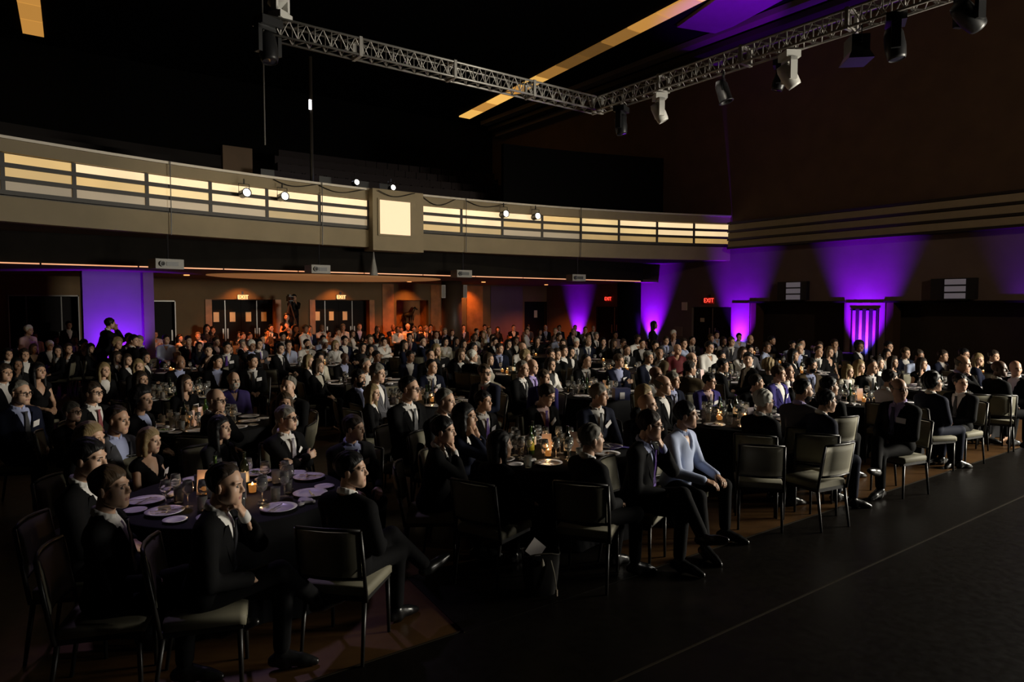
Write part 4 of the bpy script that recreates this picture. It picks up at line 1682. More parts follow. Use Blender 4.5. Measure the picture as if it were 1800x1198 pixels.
def cloth_mesh(r=.87, n=48):
    b = MB()
    rings = [(0, .752, 0), (r * .5, .752, 0), (r - .01, .752, 0), (r + .004, .745, 0), (r + .008, .60, .012), (r + .02, .35, .028), (r + .035, .12, .04), (r + .045, .012, .05)]
    b.v.append((0, 0, .752))
    for rr, z, amp in rings[1:]:
        for k in range(n):
            a = 2 * PI * k / n
            q = rr + amp * (math.sin(9 * a + .6) + .5 * math.sin(17 * a + 1.7))
            b.v.append((q * math.cos(a), q * math.sin(a), z))
    for k in range(n):
        b.f.append((0, 1 + k, 1 + (k + 1) % n))
        b.m.append(0)
    for i in range(len(rings) - 2):
        for k in range(n):
            a, c = 1 + i * n + k, 1 + i * n + (k + 1) % n
            b.f.append((a, a + n, c + n, c))
            b.m.append(0)
    return b.mesh('tablecloth', mat('black tablecloth', (.005, .005, .006), .8, spec=.12), True)


CLOTH = cloth_mesh()
M_PLATE = mat('white china', (.72, .69, .70), .25)
M_GLASS = mat('clear glass', (.95, .95, .93), .06, trans=.93, spec=.8)
M_BOT = mat('dark bottle glass', (.008, .012, .008), .08)
M_GREENB = mat('green bottle glass', (.02, .05, .012), .08)
M_LABEL = mat('bottle label', (.62, .62, .56), .7)
M_LABELG = mat('lime label', (.32, .42, .06), .6)
M_NAPK = mat('napkin', (.55, .52, .52), .9)
M_MENU = mat('menu card', (.52, .44, .46), .8)
M_STEEL = mat('cutlery steel', (.6, .58, .55), .22, metal=1)
M_AMBER = mat('candle amber', (.12, .05, .015), .4, emit=(1, .36, .07), es=.26)
M_FLAME = lit('flame', (1, .55, .2), 5)
M_WINE = mat('white wine', (.75, .6, .2), .1, trans=.8)
M_FOOD = [mat('greens', (.08, .13, .03), .7), mat('roast', (.18, .08, .03), .6), mat('crumbs', (.42, .33, .2), .8)]

ME = {}
ME['plate'] = MB().lathe([(0, .008), (.085, .006), (.098, .012), (.135, .022), (.137, .025), (.1, .017), (.086, .011), (0, .012)], 28).mesh('plate', M_PLATE, True)
ME['side_plate'] = MB().lathe([(0, .006), (.055, .005), (.082, .015), (.083, .018), (.056, .01), (0, .009)], 20).mesh('side_plate', M_PLATE, True)
ME['wine_glass'] = MB().lathe([(.036, 0), (.036, .003), (.006, .008), (.004, .02), (.004, .085), (.012, .095), (.036, .115), (.042, .145), (.033, .205), (.032, .205), (.040, .145), (.034, .118), (.0, .1)], 14).mesh('wine_glass', M_GLASS, True)
ME['tumbler'] = MB().lathe([(.0, 0), (.034, 0), (.038, .11), (.036, .11), (.031, .008), (0, .008)], 14).mesh('tumbler', M_GLASS, True)
ME['bottle'] = MB().lathe([(0, 0), (.037, 0), (.037, .19), (.03, .215), (.015, .24), (.0135, .29), (.0155, .295), (.0155, .305), (0, .305)], 16).mesh('bottle', M_BOT, True)
ME['water_bottle'] = MB().lathe([(0, 0), (.04, 0), (.04, .16), (.03, .19), (.015, .215), (.0145, .27), (.0165, .275), (.0165, .29), (0, .29)], 16).mesh('bottle', M_GREENB, True)
ME['label'] = MB().lathe([(.0376, .05), (.0376, .14)], 16).mesh('label', M_LABEL, True)
ME['lime'] = MB().lathe([(.0406, .04), (.0406, .12)], 16).mesh('label', M_LABELG, True)
ME['votive'] = MB().lathe([(0, 0), (.028, 0), (.034, .066), (.031, .066), (.026, .012), (0, .012)], 14).mesh('candle_holder', M_AMBER, True)
ME['flame'] = MB().lathe([(0, .04), (.010, .052), (.008, .068), (0, .085)], 8).mesh('flame', M_FLAME, True)
b = MB()
b.hexa([(-.05, -.03, 0), (.05, -.03, 0), (.05, -.028, 0), (-.05, -.028, 0), (-.05, -.002, .2), (.05, -.002, .2), (.05, 0, .2), (-.05, 0, .2)])
b.hexa([(-.05, .028, 0), (.05, .028, 0), (.05, .03, 0), (-.05, .03, 0), (-.05, 0, .2), (.05, 0, .2), (.05, .002, .2), (-.05, .002, .2)])
ME['menu'] = b.mesh('menu_card', M_MENU)
ME['leaflet'] = MB().box((-.055, -.10, 0), (.055, .10, .002)).mesh('leaflet', M_MENU)
s = SDF((-.12, -.09, 0), (.12, .09, .06), .014)
for k in range(9):
    a = Vector((rnd.uniform(-.08, .08), rnd.uniform(-.06, .06), .016))
    c = Vector((rnd.uniform(-.08, .08), rnd.uniform(-.06, .06), .018))
    s.cap(a, c, .016, .013, .012)
s.cut(lambda X, Y, Z: Z + 0 * X + 0 * Y - .003, (-.2, -.2, -.1), (.2, .2, .1), .002)
ME['napkin'] = to_mesh('napkin', s.mesh(), [M_NAPK])
b = MB().box((-.006, -.1, .0), (.006, .02, .004)).hexa([(-.009, .02, 0), (.009, .02, 0), (.006, .11, 0), (-.009, .10, 0), (-.009, .02, .003), (.009, .02, .003), (.006, .11, .003), (-.009, .10, .003)])
ME['knife'] = b.mesh('knife', M_STEEL)
b = MB().box((-.005, -.1, 0), (.005, .03, .004)).box((-.012, .03, 0), (.012, .05, .004))
for k in range(4):
    b.box((-.012 + k * .0065, .05, 0), (-.0085 + k * .0065, .095, .004))
ME['fork'] = b.mesh('fork', M_STEEL)
for i, (nm, nn) in enumerate((('salad', 16), ('roast', 7), ('crumbs', 12))):
    s = SDF((-.08, -.08, 0), (.08, .08, .05), .009)
    for k in range(nn):
        a, q = rnd.uniform(0, 6.28), rnd.uniform(0, .06)
        p = Vector((q * math.cos(a), q * math.sin(a), .018 + rnd.uniform(0, .01)))
        s.ell(p, (rnd.uniform(.008, .016), rnd.uniform(.006, .014), rnd.uniform(.005, .009)), .004)
    ME[nm] = to_mesh('leftover_food', s.mesh(), [M_FOOD[i]])

# ---------------------------------------------------------------- chairs (facing +Y, origin on the floor)
M_PAD = mat('cream upholstery', (.165, .152, .104), .75, noise=.06, nscale=12)
M_CHF = mat('black chair frame', (.010, .009, .008), .4)


def pad_sweep(z0, z1, w, th, n=7):
    """curved back pad: sits on a plane leaning back, bowed across"""
    b = MB()
    rows = []
    for j in range(6):
        z = z0 + (z1 - z0) * j / 5
        e = .012 if j in (0, 5) else 0
        yb = -.235 - .16 * (z - .5)
        for s_ in (0, 1):
            r = []
            for i in range(n):
                x = -w / 2 + w * i / (n - 1)
                ee = .012 if i in (0, n - 1) else 0
                y = yb - .035 * (1 - (2 * x / w)**2) + (th / 2 - max(e, ee)) * (1 if s_ else -1)
                r.append((x, y, z))
            rows.append(r)
    for r in rows:
        b.v += r
    idx = lambda j, s_, i: (2 * j + s_) * n + i
    for j in range(5):
        for i in range(n - 1):
            b.f.append((idx(j, 1, i), idx(j, 1, i + 1), idx(j + 1, 1, i + 1), idx(j + 1, 1, i))[::-1])
            b.f.append((idx(j, 0, i), idx(j, 0, i + 1), idx(j + 1, 0, i + 1), idx(j + 1, 0, i)))
        for i in (0, n - 1):
            f = (idx(j, 0, i), idx(j, 1, i), idx(j + 1, 1, i), idx(j + 1, 0, i))
            b.f.append(f)
    for j in (0, 5):
        for i in range(n - 1):
            b.f.append((idx(j, 0, i), idx(j, 0, i + 1), idx(j, 1, i + 1), idx(j, 1, i)))
    b.m = [0] * len(b.f)
    return b


def chair_parts():
    P = []
    s = MB()
    pr = [(-.225, .43), (-.225, .475), (-.21, .492), (.21, .492), (.225, .475), (.225, .43)]
    path = [(Vector((0, y, dz)), Vector((f, 0, 0)), Vector((0, 0, 1))) for y, f, dz in ((-.21, .95, -.006), (-.19, 1, 0), (.2, 1.04, 0), (.235, 1.0, -.012))]
    s.sweep(pr, path)
    P.append(('seat_cushion', s.mesh('seat_cushion', M_PAD, True)))
    P.append(('back_pad', pad_sweep(.575, .875, .41, .05).mesh('back_pad', M_PAD, True)))
    P.append(('seat_frame', MB().box((-.22, -.215, .395), (.22, .22, .43)).mesh('seat_frame', M_CHF)))
    f = MB()
    yb = lambda z: -.235 - .16 * (z - .5)
    for x in (-1, 1):
        f.tube([(x * .222, yb(.40), .40), (x * .222, yb(.66), .66), (x * .217, yb(.885), .885)], .014, 6)
    f.tube([(-.217, yb(.885), .885), (-.1, yb(.885) - .028, .892), (0, yb(.885) - .037, .894), (.1, yb(.885) - .028, .892), (.217, yb(.885), .885)], .012, 6)
    f.tube([(-.222, yb(.56), .56), (-.1, yb(.56) - .028, .56), (0, yb(.56) - .037, .56), (.1, yb(.56) - .028, .56), (.222, yb(.56), .56)], .012, 6)
    P.append(('back_frame', f.mesh('back_frame', M_CHF, True)))
    for x in (-1, 1):
        for y, y2 in ((.2, .205), (-.21, -.27)):
            P.append(('leg', MB().tube([(x * .205, y, .40), (x * .21, y2, .0)], [.017, .012], 6).mesh('leg', M_CHF, True)))
    return P


CH = chair_parts()
allb = MB()
for nm, me in CH:
    off = len(allb.v)
    allb.v += [tuple(v.co) for v in me.vertices]
    for p in me.polygons:
        allb.f.append(tuple(i + off for i in p.vertices))
        allb.m.append(0 if nm in ('seat_cushion', 'back_pad') else 1)
CHFAR = allb.mesh('banquet_chair', [M_PAD, M_CHF])


def chair(x, y, rz, near, label, group, cat='chair'):
    if near:
        c = empty('banquet_chair', (x, y, 0), rz)
        for nm, me in CH:
            link(nm, me, c)
    else:
        c = link('banquet_chair', CHFAR)
        c.location = (x, y, 0)
        c.rotation_euler = (0, 0, rz)
    tag(c, label, cat, group)
    return c


# ---------------------------------------------------------------- lay the tables
TB = []
for i, (px_, py_) in enumerate(TABLES):
    p = atz(px_, py_, .75)
    d = (p - EYE).dot(FW)
    TB.append({'p': Vector((p.x, p.y, 0)), 'd': d, 'x': px_})
for t in TB:      # keep inside the room
    t['p'].x = min(t['p'].x, XW - 1.7)
    t['p'].y = min(t['p'].y, YB - 1.6)
OBST = [(at_t(517, 523, 26.0), 2.3), (on_y(794, 560, 24.5), 1.7), (on_y(1105, 560, 21.5), 1.7), (Vector((pc.x, 22.9, 0)), 1.6)]
for _ in range(80):
    for t in TB[8:]:
        for o, rr in OBST:
            v = t['p'] - Vector((o.x, o.y, 0))
            if v.length < rr:
                t['p'] += v.normalized() * .08
    for a in range(2, len(TB)):
        for c in range(a):
            v = TB[a]['p'] - TB[c]['p']
            if v.length < 2.55:
                far = a if TB[a]['d'] >= TB[c]['d'] else c
                dirv = Vector((TB[far]['p'].x, TB[far]['p'].y, 0)).normalized()
                if far > 8:
                    TB[far]['p'] += v.normalized() * (.06 if far == a else -.06)
for t in TB:
    t['p'].x = min(t['p'].x, XW - 1.7)
    t['p'].y = min(t['p'].y, YB - 1.6)
    q = pix((t['p'].x, t['p'].y, .75))
    t['x'], t['d'] = q[0], q[2]
bins = [(0, 7.6), (7.6, 10.2), (10.2, 13.2), (13.2, 16.5), (16.5, 20), (20, 24), (24, 99)]
for t in TB:
    t['row'] = [k for k, (a, c) in enumerate(bins) if a <= t['d'] < c][0]
rows = sorted(set(t['row'] for t in TB))
for k, r in enumerate(rows):
    m = sorted([t for t in TB if t['row'] == r], key=lambda t: t['x'])
    for i, t in enumerate(m):
        t['ph'] = '%s table of %s row' % (ordn(i + 1), ordn(k + 1))
TB[0]['ph'], TB[1]['ph'] = 'the front left table', 'the front centre table'

items = []      # (table index, kind, object, noun phrase, category)
for i, t in enumerate(TB):
    c = link('tablecloth', CLOTH)
    c.location = t['p']
    c.rotation_euler = (0, 0, rnd.uniform(0, 6))
    tag(c, 'black floor-length cloth over %s' % t['ph'], 'tablecloth', 'black tablecloths')
    tb = empty('round_table', t['p'])
    tag(tb, 'round banquet table hidden under the cloth of %s' % t['ph'], 'table', 'round banquet tables')
    if i == 0:
        TT = MB().lathe([(0, .71), (.85, .71), (.85, .742), (0, .742)], 32).mesh('tabletop', M_DARK)
        TP = MB().lathe([(.3, 0), (.3, .02), (.05, .05), (.04, .68), (.2, .71)], 16).mesh('pedestal', M_METAL)
    link('tabletop', TT, tb)
    link('pedestal', TP, tb)
    near = t['d'] < 13.5
    mid = t['d'] < 18

    taken = []

    def put(kind, mesh, r, a, noun, cat, rz=None, z=.7525, m=None):
        rad = {'plate': .138, 'side_plate': .085, 'wine_glass': .044, 'tumbler': .041, 'wine_bottle': .042, 'water_bottle': .042, 'candle': .038, 'menu_card': .058, 'napkin': .08, 'leaflet': .09}.get(kind)
        if rad:
            for q in range(16):
                x, y = r * math.cos(a), r * math.sin(a)
                if all((x - u)**2 + (y - v)**2 > (rad + w)**2 for u, v, w in taken) and r + rad < .86:
                    break
                a, r = a + rnd.uniform(-.3, .3), min(max(r + rnd.uniform(-.09, .09), .08), .83 - rad)
            else:
                return None
            taken.append((x, y, rad))
        o = link(kind, mesh, None, m)
        o.location = (t['p'].x + r * math.cos(a), t['p'].y + r * math.sin(a), z)
        o.rotation_euler = (0, 0, rnd.uniform(0, 6.28) if rz is None else rz)
        items.append((i, kind, o, noun, cat))
        return o
    ns = 9 if near else (7 if mid else 4)
    a0 = rnd.uniform(0, 6.28)
    for k in range(2 if mid else 1):
        a = a0 + PI * k + .4
        r = .14 if k == 0 else .22
        v = put('candle', ME['votive'], r, a, 'glowing amber candle holder', 'candle')
        if v:
            link('flame', ME['flame'], v)
    if mid:
        b_ = put('wine_bottle', ME['bottle'], .2, a0 + 1.5, 'dark wine bottle with pale label', 'bottle')
        if b_:
            link('label', ME['label'], b_)
        if near:
            b_ = put('water_bottle', ME['water_bottle'], .23, a0 + 2.6, 'green water bottle with lime label' if i == 1 else 'green water bottle', 'bottle')
            if i == 1:
                if b_:
                    link('label', ME['lime'], b_)
            b_ = put('wine_bottle', ME['bottle'], .26, a0 + 4.4, 'dark wine bottle with pale label', 'bottle')
            if b_:
                link('label', ME['label'], b_)
    for k in range(ns):
        a = a0 + 2 * PI * k / ns + rnd.uniform(-.1, .1)
        pr = rnd.uniform(.60, .68)
        pl = put('plate', ME['plate'], pr, a, 'white dinner plate', 'plate')
        if pl is None:
            continue
        a = math.atan2(pl.location.y - t['p'].y, pl.location.x - t['p'].x)
        pr = math.hypot(pl.location.y - t['p'].y, pl.location.x - t['p'].x)
        if near and rnd.random() < .7:
            f = put('fork', ME['fork'], pr + rnd.uniform(-.03, .03), a + rnd.uniform(-.06, .06), 'steel fork lying on a plate', 'fork', z=.7525 + .022)
        if near and rnd.random() < .6:
            put('knife', ME['knife'], pr + rnd.uniform(-.03, .03), a + rnd.uniform(-.06, .06), 'steel knife lying on a plate', 'knife', z=.7525 + .022)
        if near and rnd.random() < .55:
            w = rnd.choice(['salad', 'roast', 'crumbs'])
            fo = put('leftover_food', ME[w], pr, a, {'salad': 'leftover salad leaves on a plate', 'roast': 'leftover roast on a plate', 'crumbs': 'crumbs on a plate'}[w], 'food', z=.7525 + .006)
            fo['kind'] = 'stuff'
        if near and rnd.random() < .7:
            put('side_plate', ME['side_plate'], rnd.uniform(.68, .74), a + .33, 'small white side plate', 'plate')
        put('wine_glass', ME['wine_glass'], rnd.uniform(.38, .46), a + rnd.uniform(-.12, .02), 'stemmed wine glass', 'glass')
        if near or (mid and k % 2):
            put('tumbler', ME['tumbler'], rnd.uniform(.40, .5), a + rnd.uniform(.12, .3), 'water tumbler', 'glass')
        if near:
            put('wine_glass', ME['wine_glass'], rnd.uniform(.30, .38), a + rnd.uniform(.05, .25), 'stemmed wine glass', 'glass')
        if mid and rnd.random() < .6:
            put('napkin', ME['napkin'], rnd.uniform(.5, .74), a - .32, 'crumpled white napkin', 'napkin')
    if near or rnd.random() < .4:
        put('menu_card', ME['menu'], .30, a0 + 5.2, 'standing menu card', 'card')
    if near:
        put('menu_card', ME['menu'], .27, a0 + 3.6, 'standing menu card', 'card')
        for k in range(3):
            put('leaflet', ME['leaflet'], rnd.uniform(.45, .75), a0 + 2.1 * k + .6, 'flat printed leaflet', 'leaflet')
    point((t['p'].x + .14 * math.cos(a0 + .4), t['p'].y + .14 * math.sin(a0 + .4), .835), 1.5 if mid else 2.2, (1, .52, .2), .012, 'candle_glow')
    if mid:
        point((t['p'].x + .22 * math.cos(a0 + PI + .4), t['p'].y + .22 * math.sin(a0 + PI + .4), .835), .9, (1, .52, .2), .012, 'candle_glow')
grp = {}
for it in items:
    grp.setdefault((it[0], it[3]), []).append(it)
for (i, noun), L in grp.items():
    L.sort(key=lambda it: pix(it[2].location)[0])
    for k, it in enumerate(L):
        ph = TB[i]['ph']
        lab = ('%s, %s from left, on %s' % (noun, ordn(k + 1), ph)) if len(L) > 1 else '%s on %s' % (noun, ph)
        kd = it[2].get('kind')
        tag(it[2], lab, it[4], '%ss of %s' % (it[1].replace('_', ' '), ph))


# ---------------------------------------------------------------- the diners
# x,y of the head | hair+skin | top | shirt+tie | flags     (pixels of the photograph)
# hair: S brown K black G grey W white B blond M mid / r q g receding, f grey fringe, n none, c crop / l k y long, m j b bob, u v curly, o bun
NEAR = """
195,857 M0 sk wk L|person in black suit with white collar at the very front left, in profile
157,806 K0 sk wk a|person in black suit behind the profile figure at front left
160,770 b0 jk w- a|person in dark top half hidden behind two suited figures at left
397,852 r0 sk wk DL|person in black suit resting chin on fist before the front left table
618,826 K0 sk wk L|person in black suit sitting cross-legged, turned right from front left table
622,752 S0 sc up bt|person in charcoal suit, purple tie and white badge at front left table
504,735 G0 sk wg zbx|person in black suit, grey tie and glasses with badge at front left table
388,752 k0 jc k- t|person in dark jacket and black top behind front left table
264,774 b0 dk w- b|person in low-necked black dress beside the front left table
207,738 r1 sg u- a|person in grey jacket and open pale blue shirt at left
127,724 G0 ck w- z|person in black top and dark glasses at left edge
36,690 g0 sn uk zb|person in navy suit, blue shirt and dark glasses at left edge
164,690 S0 sk wr z|person in black suit with dark red tie and dark glasses, at left
780,757 K0 sk wk CL|person in black suit, hand on chin, left of the front centre table
818,733 k1 jn w- e|person in navy jacket, both hands on cheeks, at front centre table
850,705 K0 sc wp bt|person in charcoal suit, purple tie and badge beside the hands-on-cheeks pose
880,782 j1 jk w- t|person in black seen from behind at the front centre table
1040,771 G0 sk wk a|person in black suit seen from behind, turned right, front centre table
1143,747 S0 sk up zDL|person in black suit, purple tie and glasses, hand on chin, legs crossed
1206,729 K1 hu w- aA|person in pale blue shirt leaning forward, hands on knee, no jacket
1138,712 n0 sk wk a|person in dark suit hidden behind the glasses wearer at front centre table
961,694 S0 sk ip zbp|person in black suit and purple tie looking down at front centre table
1053,694 G1 sn wk bt|person in navy suit with dark tie and badge at front centre table
1343,706 W0 sk wk z|person in black suit and glasses seated behind the first empty chair
1412,686 q1 sg vn H|person in grey suit with navy tie right of the front right table
1453,705 K0 sn w- zO|person in navy suit leaning an arm over a chair back
1458,679 K1 sk wk a|person in black seen from behind beyond the leaning figure
1580,684 f0 sk vn zbL|person in black suit with blue socks and clasped hands at right
1641,672 v0 sn wr zb|person in navy suit with red tie, glasses and badge at right
1688,672 K0 sk wk a|person in black half hidden, hand hanging near the teal bag
251,702 v1 jk u- b|person in black jacket over striped blouse at left
326,674 l0 ck w- b|person in black top with white badge facing the stage, left
380,703 n0 sk wk zC|person in black suit with glasses, hand to face, left
411,668 x0 hv w- H|person in violet shirt seated upright at left
507,679 g0 sk w- a|person in dark suit, head turned left, seated left of centre
500,708 m1 dw w- a|person in sleeveless white top behind the badge wearer, left of centre
656,690 y0 jk w- a|person in black jacket beside the blue-collared suit at centre left
631,664 K1 sk u- H|person in black suit with open blue collar at the centre left
720,683 q0 sk wk z|person in black suit and glasses with back to us, centre
783,705 g0 sc w- a|person in dark suit glancing right behind the hand-on-chin figure
759,644 q0 sn wn bt|person in navy suit, long dark tie and badge, centre
852,655 M0 sn wr bz|person in dark suit with red tie and badge, centre
664,656 G0 sg w- a|person in grey jacket at the table left of centre
1031,634 q0 sk wk zbt|person in black suit with dark tie and badge right of centre
1088,634 M1 sn uu bx|person in dark jacket over open light blue shirt right of centre
968,640 l0 jw k- zt|person in white jacket and glasses right of centre
956,663 M0 sp w- a|person in purple suit in front of white jacket, centre
919,648 g0 sk wk a|person in black suit in profile at the centre table
936,644 n0 sk vp a|person in dark suit with purple tie and beside a profile figure
1247,670 K0 sp ig zbt|person in blue purple suit with grey tie and badge
1330,672 S1 sk i- a|person in dark jacket and pink open collar near front right table
1369,657 M0 sp w- b|person in blue purple jacket with open white collar
1384,652 q1 sk w- C|person in dark jacket resting hand at mouth
1183,668 G1 sn un bt|person in navy suit with dark tie and small badge
1166,677 f0 sk w- a|person in dark suit looking down beside the table
1133,694 b0 jk w- a|person in dark clothes behind the front centre table
1153,658 n2 hw w- z|person in white shirt, no jacket, near the centre right
1426,642 K1 sb un Ht|person in brown grey suit with dark tie and pocket square
1491,652 b0 jl w- zt|person in cream patterned jacket and glasses
1511,644 y0 dk w- a|person in dark dress just right of the cream patterned jacket
1532,644 r1 sk wk a|person in black suit with white collar, profile at right
1565,666 S0 hw w- z|person in white shirt behind the sock wearer at right
1757,648 n3 sk wp a|person in dark suit, white shirt and purple tie at far right
1785,647 n1 sk w- a|person in dark suit at the right edge
1693,639 f1 sk vp C|person in dark suit with purple tie, hand at mouth, far right
1621,639 l0 dk w- a|person in black dress at the far right table
1570,636 l0 dk w- a|person in black low-necked dress near the right wall
1544,637 l0 jk w- a|person in dark jacket beside the profile figure at right
444,634 K0 sk wk b|person in dark suit with badge left of centre
382,635 K0 sk u- a|person in dark suit over a pale blue shirt, left
316,636 n2 sk u- a|person in dark suit with blue shirt behind candle table, left
183,650 y0 jk w- a|person in black jacket and white blouse in profile, left
243,643 b0 jk w- a|person in dark top at the left candle table
248,667 l1 ck w- b|person in black top in profile with a tilted badge, left
68,652 k1 dk w- a|person in black sleeveless dress with necklace at left edge
206,627 l0 jk w- z|person in dark jacket and glasses near the left purple pier
224,632 l0 jk w- a|person in dark top near the left purple pier
256,628 k1 jk w- a|person in dark top beside the left candle
43,623 S1 sk w- a|person in dark suit with open white shirt, far left
101,616 k1 jk w- a|person in black near the far left wall
8,655 S1 sk w- ab|person in dark clothes cut by left edge with white badge
493,612 K0 sk wk at|person in black suit reaching over a table, left of centre
540,604 c1 hw k- H|person in white shirt and black tie left of centre
543,634 b0 jk w- a|person in dark top seen from behind, left of centre
560,643 m0 jk l- z|person in black jacket and necklace left of centre
562,629 j0 jl w- a|person in cream top left of centre
606,629 n3 sk u- t|person in dark suit with bright blue shirt, centre left
662,626 K2 sn u- zt|person in navy suit with glasses at the centre left table
643,642 g0 sk w- a|person in dark suit at the candle table, centre left
721,626 K2 sn w- a|person in navy suit at the centre
756,624 q0 sk w- a|person in navy jacket behind the long dark tie
831,626 W0 sk w- a|person in black leaning away, seen from behind, centre
860,631 m0 jl w- a|person in cream top in profile, centre
878,612 S0 sn un a|person in navy suit with blue shirt and tie, centre
925,627 u0 jk w- a|person in dark top in front of the bright centre table
968,623 S0 sk w- a|person in dark suit seen from behind, right of centre
979,622 S0 sk wk a|person in black suit with white collar, right of centre
991,616 S0 sk w- a|person in dark suit behind the white jacket
1004,618 k0 jk w- a|person in black jacket behind the white jacket, right of centre
1140,628 G1 sn w- z|person in navy suit in profile by the centre right table
1159,620 q2 sb w- b|person in brown suit with pale lapel and badge
1213,647 S1 sb wk a|person in brown suit with back turned
1271,642 K1 sk w- a|person in black suit reaching to a tray
1315,631 K0 sk wk z|person in black suit with dark tie near the right recess
1268,626 o0 jk w- a|person in dark top by the right recess
1216,631 f0 sk w- a|person in dark suit at the glass-laden table
1191,614 n1 cr w- a|person in dark red top
1352,643 u0 jk w- a|person in dark top behind the blue purple jacket at right
1395,624 k1 jk w- a|person in dark top near the fluted pier
1405,613 g0 sk u- a|person in dark suit and pale blue shirt near the recess
1439,618 r1 sk wk a|person in black suit with dark tie before the recess
1458,618 m0 dk w- a|person in black dress left of the fluted pier
1511,609 v2 sk w- a|person in dark suit before the fluted pier
"""
FAR = """
37,600 60,590 88,607 131,598 98,597 14,622 120,612 148,605 30,640w 206,594 227,595 207,604w 236,598 245,599 160,612w
273,587 292,596 316,594w 331,598 348,590 364,577w 374,580w 350,608w 366,615 380,600 399,610 403,614w 427,590 439,590 426,604 442,607
476,576 469,584 461,596 497,591 509,583 517,578 520,576w 537,572 545,579 566,576 578,586 594,583 603,575 620,586w 632,574 664,578w 671,594
568,596 571,604 507,606 590,606w 606,598 638,610w 651,614w
691,575 699,579 705,579 717,575 728,578 739,576 749,578 757,575 776,576 782,582 787,576 815,576 838,582 852,575 860,580 875,579w
795,584w 850,588w 767,588 743,600 711,606w 675,600 783,600w 802,599w 815,604w 832,611w 866,594w 894,604w 767,615w 810,623w
903,576 928,576 926,582 959,576 983,576 976,582 949,583w 1011,576 1008,583 1029,580 1043,577 1048,590 1082,588 1034,592 983,592 1013,602 1034,600
944,598w 907,598w 893,604w 919,611 1079,603w 1102,615
1145,588w 1129,604 1121,596 1171,598 1184,587 1202,603 1217,598 1152,607 1250,594 1260,588 1247,610 1272,599w 1286,600 1299,592 1319,596 1306,619w 1318,615
1357,598 1393,606 1409,604 1348,610 1440,609 1467,604 1562,609 1559,622w 1592,620 1615,625 1658,625 1695,623 1747,626 1720,632w
60,612w 420,588w 455,604 533,590w 650,596 720,592 835,592w 870,600 990,603w 1060,600w 1096,603
"""
STANDING = [
    (194, 569, 17.6, dict(arms=('cam', 'cam'), lean=.34, yaw=0), 'K1', 'sk', 'w-', 'photographer in black bending over a camera by the purple pier', 80),
    (51, 580, 18.5, dict(arms=('hang', 'hang')), 'W0', 'hi', 'i-', 'person standing in pink shirt with a pale cap at far left', 20),
    (121, 571, 23.0, dict(arms=('hang', 'hang')), 'K1', 'sk', 'w-', 'dim person standing before the far left doors', 0),
    (504, 557, 25.6, dict(arms=('hold', 'hold'), fem=True), 'k0', 'dk', 'w-', 'person in black standing with hands clasped between the rear doors', -20),
    (1150, 571, 23.0, dict(arms=('hang', 'hang'), fem=True), 'j2', 'jk', 'w-', 'silhouetted person standing against the purple pier below the balcony corner', 60),
    (517, 523, 26.7, dict(arms=('cam', 'cam')), 'K1', 'sk', 'k-', 'camera operator in black standing on a riser behind the crowd', -10),
]
HAIRC = {'S': ('short', 's'), 'K': ('short', 'k'), 'G': ('short', 'g'), 'W': ('thick', 'w'), 'B': ('short', 'b'), 'M': ('short', 'm'), 'r': ('receding', 's'), 'q': ('receding', 'k'),
         'g': ('receding', 'g'), 'f': ('fringe', 'g'), 'x': ('fringe', 'w'), 'n': (None, 's'), 'c': ('crop', 'k'), 'l': ('long', 's'), 'k': ('long', 'k'), 'y': ('long', 'b'), 'm': ('bob', 'm'), 'j': ('bob', 'k'),
         'b': ('bob', 'b'), 'u': ('curly', 'b'), 'v': ('curly', 'k'), 'o': ('bun', 'k')}
FEMH = set('lkymjbuo')
SUITN = {'k': 'black', 'c': 'charcoal', 'n': 'navy', 'g': 'grey', 'p': 'purple', 'b': 'brown', 'w': 'white', 'u': 'pale blue', 'v': 'violet', 'r': 'red', 'i': 'pink', 'l': 'cream'}
FOC = Vector((12.0, -4.0, 0))
BODYF = {1143: (8, -4), 831: (16, 15), 1352: (16, 14), 1580: (0, 5.5), 1343: (20, 3), 1453: (18, -1), 1458: (14, 4), 880: (12, 6), 1040: (18, 2), 656: (14, 2), 1206: (7, -4), 543: (14, 9), 968: (9, -4), 397: (14, -3), 1213: (16, 12)}
HEADF = {1580: (9, -6), 1040: (16, 0), 411: (5, -4), 850: (10, -4), 507: (-6, 2), 1343: (20, -2), 880: (14, 2)}
folk = []
for ln in NEAR.strip().splitlines():
    a, lab = ln.split('|')
    xy, hs, top, sh, fl = a.split()
    x, y = map(float, xy.split(','))
    folk.append(dict(x=x, y=y, hair=hs[0], skin=int(hs[1]), top=top, sh=sh[0], tie=sh[1], fl=fl, lab=lab, hand=True))
for tk in FAR.split():
    w = tk.endswith('w')
    x, y = map(float, tk.rstrip('w').split(','))
    if w:
        hs, top = rnd.choice('lkkmjlbyu'), rnd.choice(['jk', 'jk', 'dk', 'jl', 'jn', 'jw', 'jc'])
        folk.append(dict(x=x, y=y, hair=hs, skin=rnd.choice([0, 0, 0, 1, 1, 2]), top=top, sh=rnd.choice('wlk'), tie='-', fl=rnd.choice(['a', 'a', 't', 'x', 'C', 'b']), lab=None, hand=False))
    else:
        hs, top = rnd.choice('SSKKKGMrqgfncW'), rnd.choice(['sk', 'sk', 'sk', 'sn', 'sn', 'sc', 'sg', 'hw', 'hu'])
        folk.append(dict(x=x, y=y, hair=hs, skin=rnd.choice([0, 0, 0, 0, 1, 1, 2]), top=top, sh=rnd.choice('wwwwui'), tie=rnd.choice('kkrnp--g'), fl=rnd.choice(['a', 'a', 'at', 'x', 'C', 'ab', 'z']), lab=None, hand=False))


def place(f, t):
    p = at_t(f['x'], f['y'], t)
    return Vector((p.x, p.y, 0)), p.z


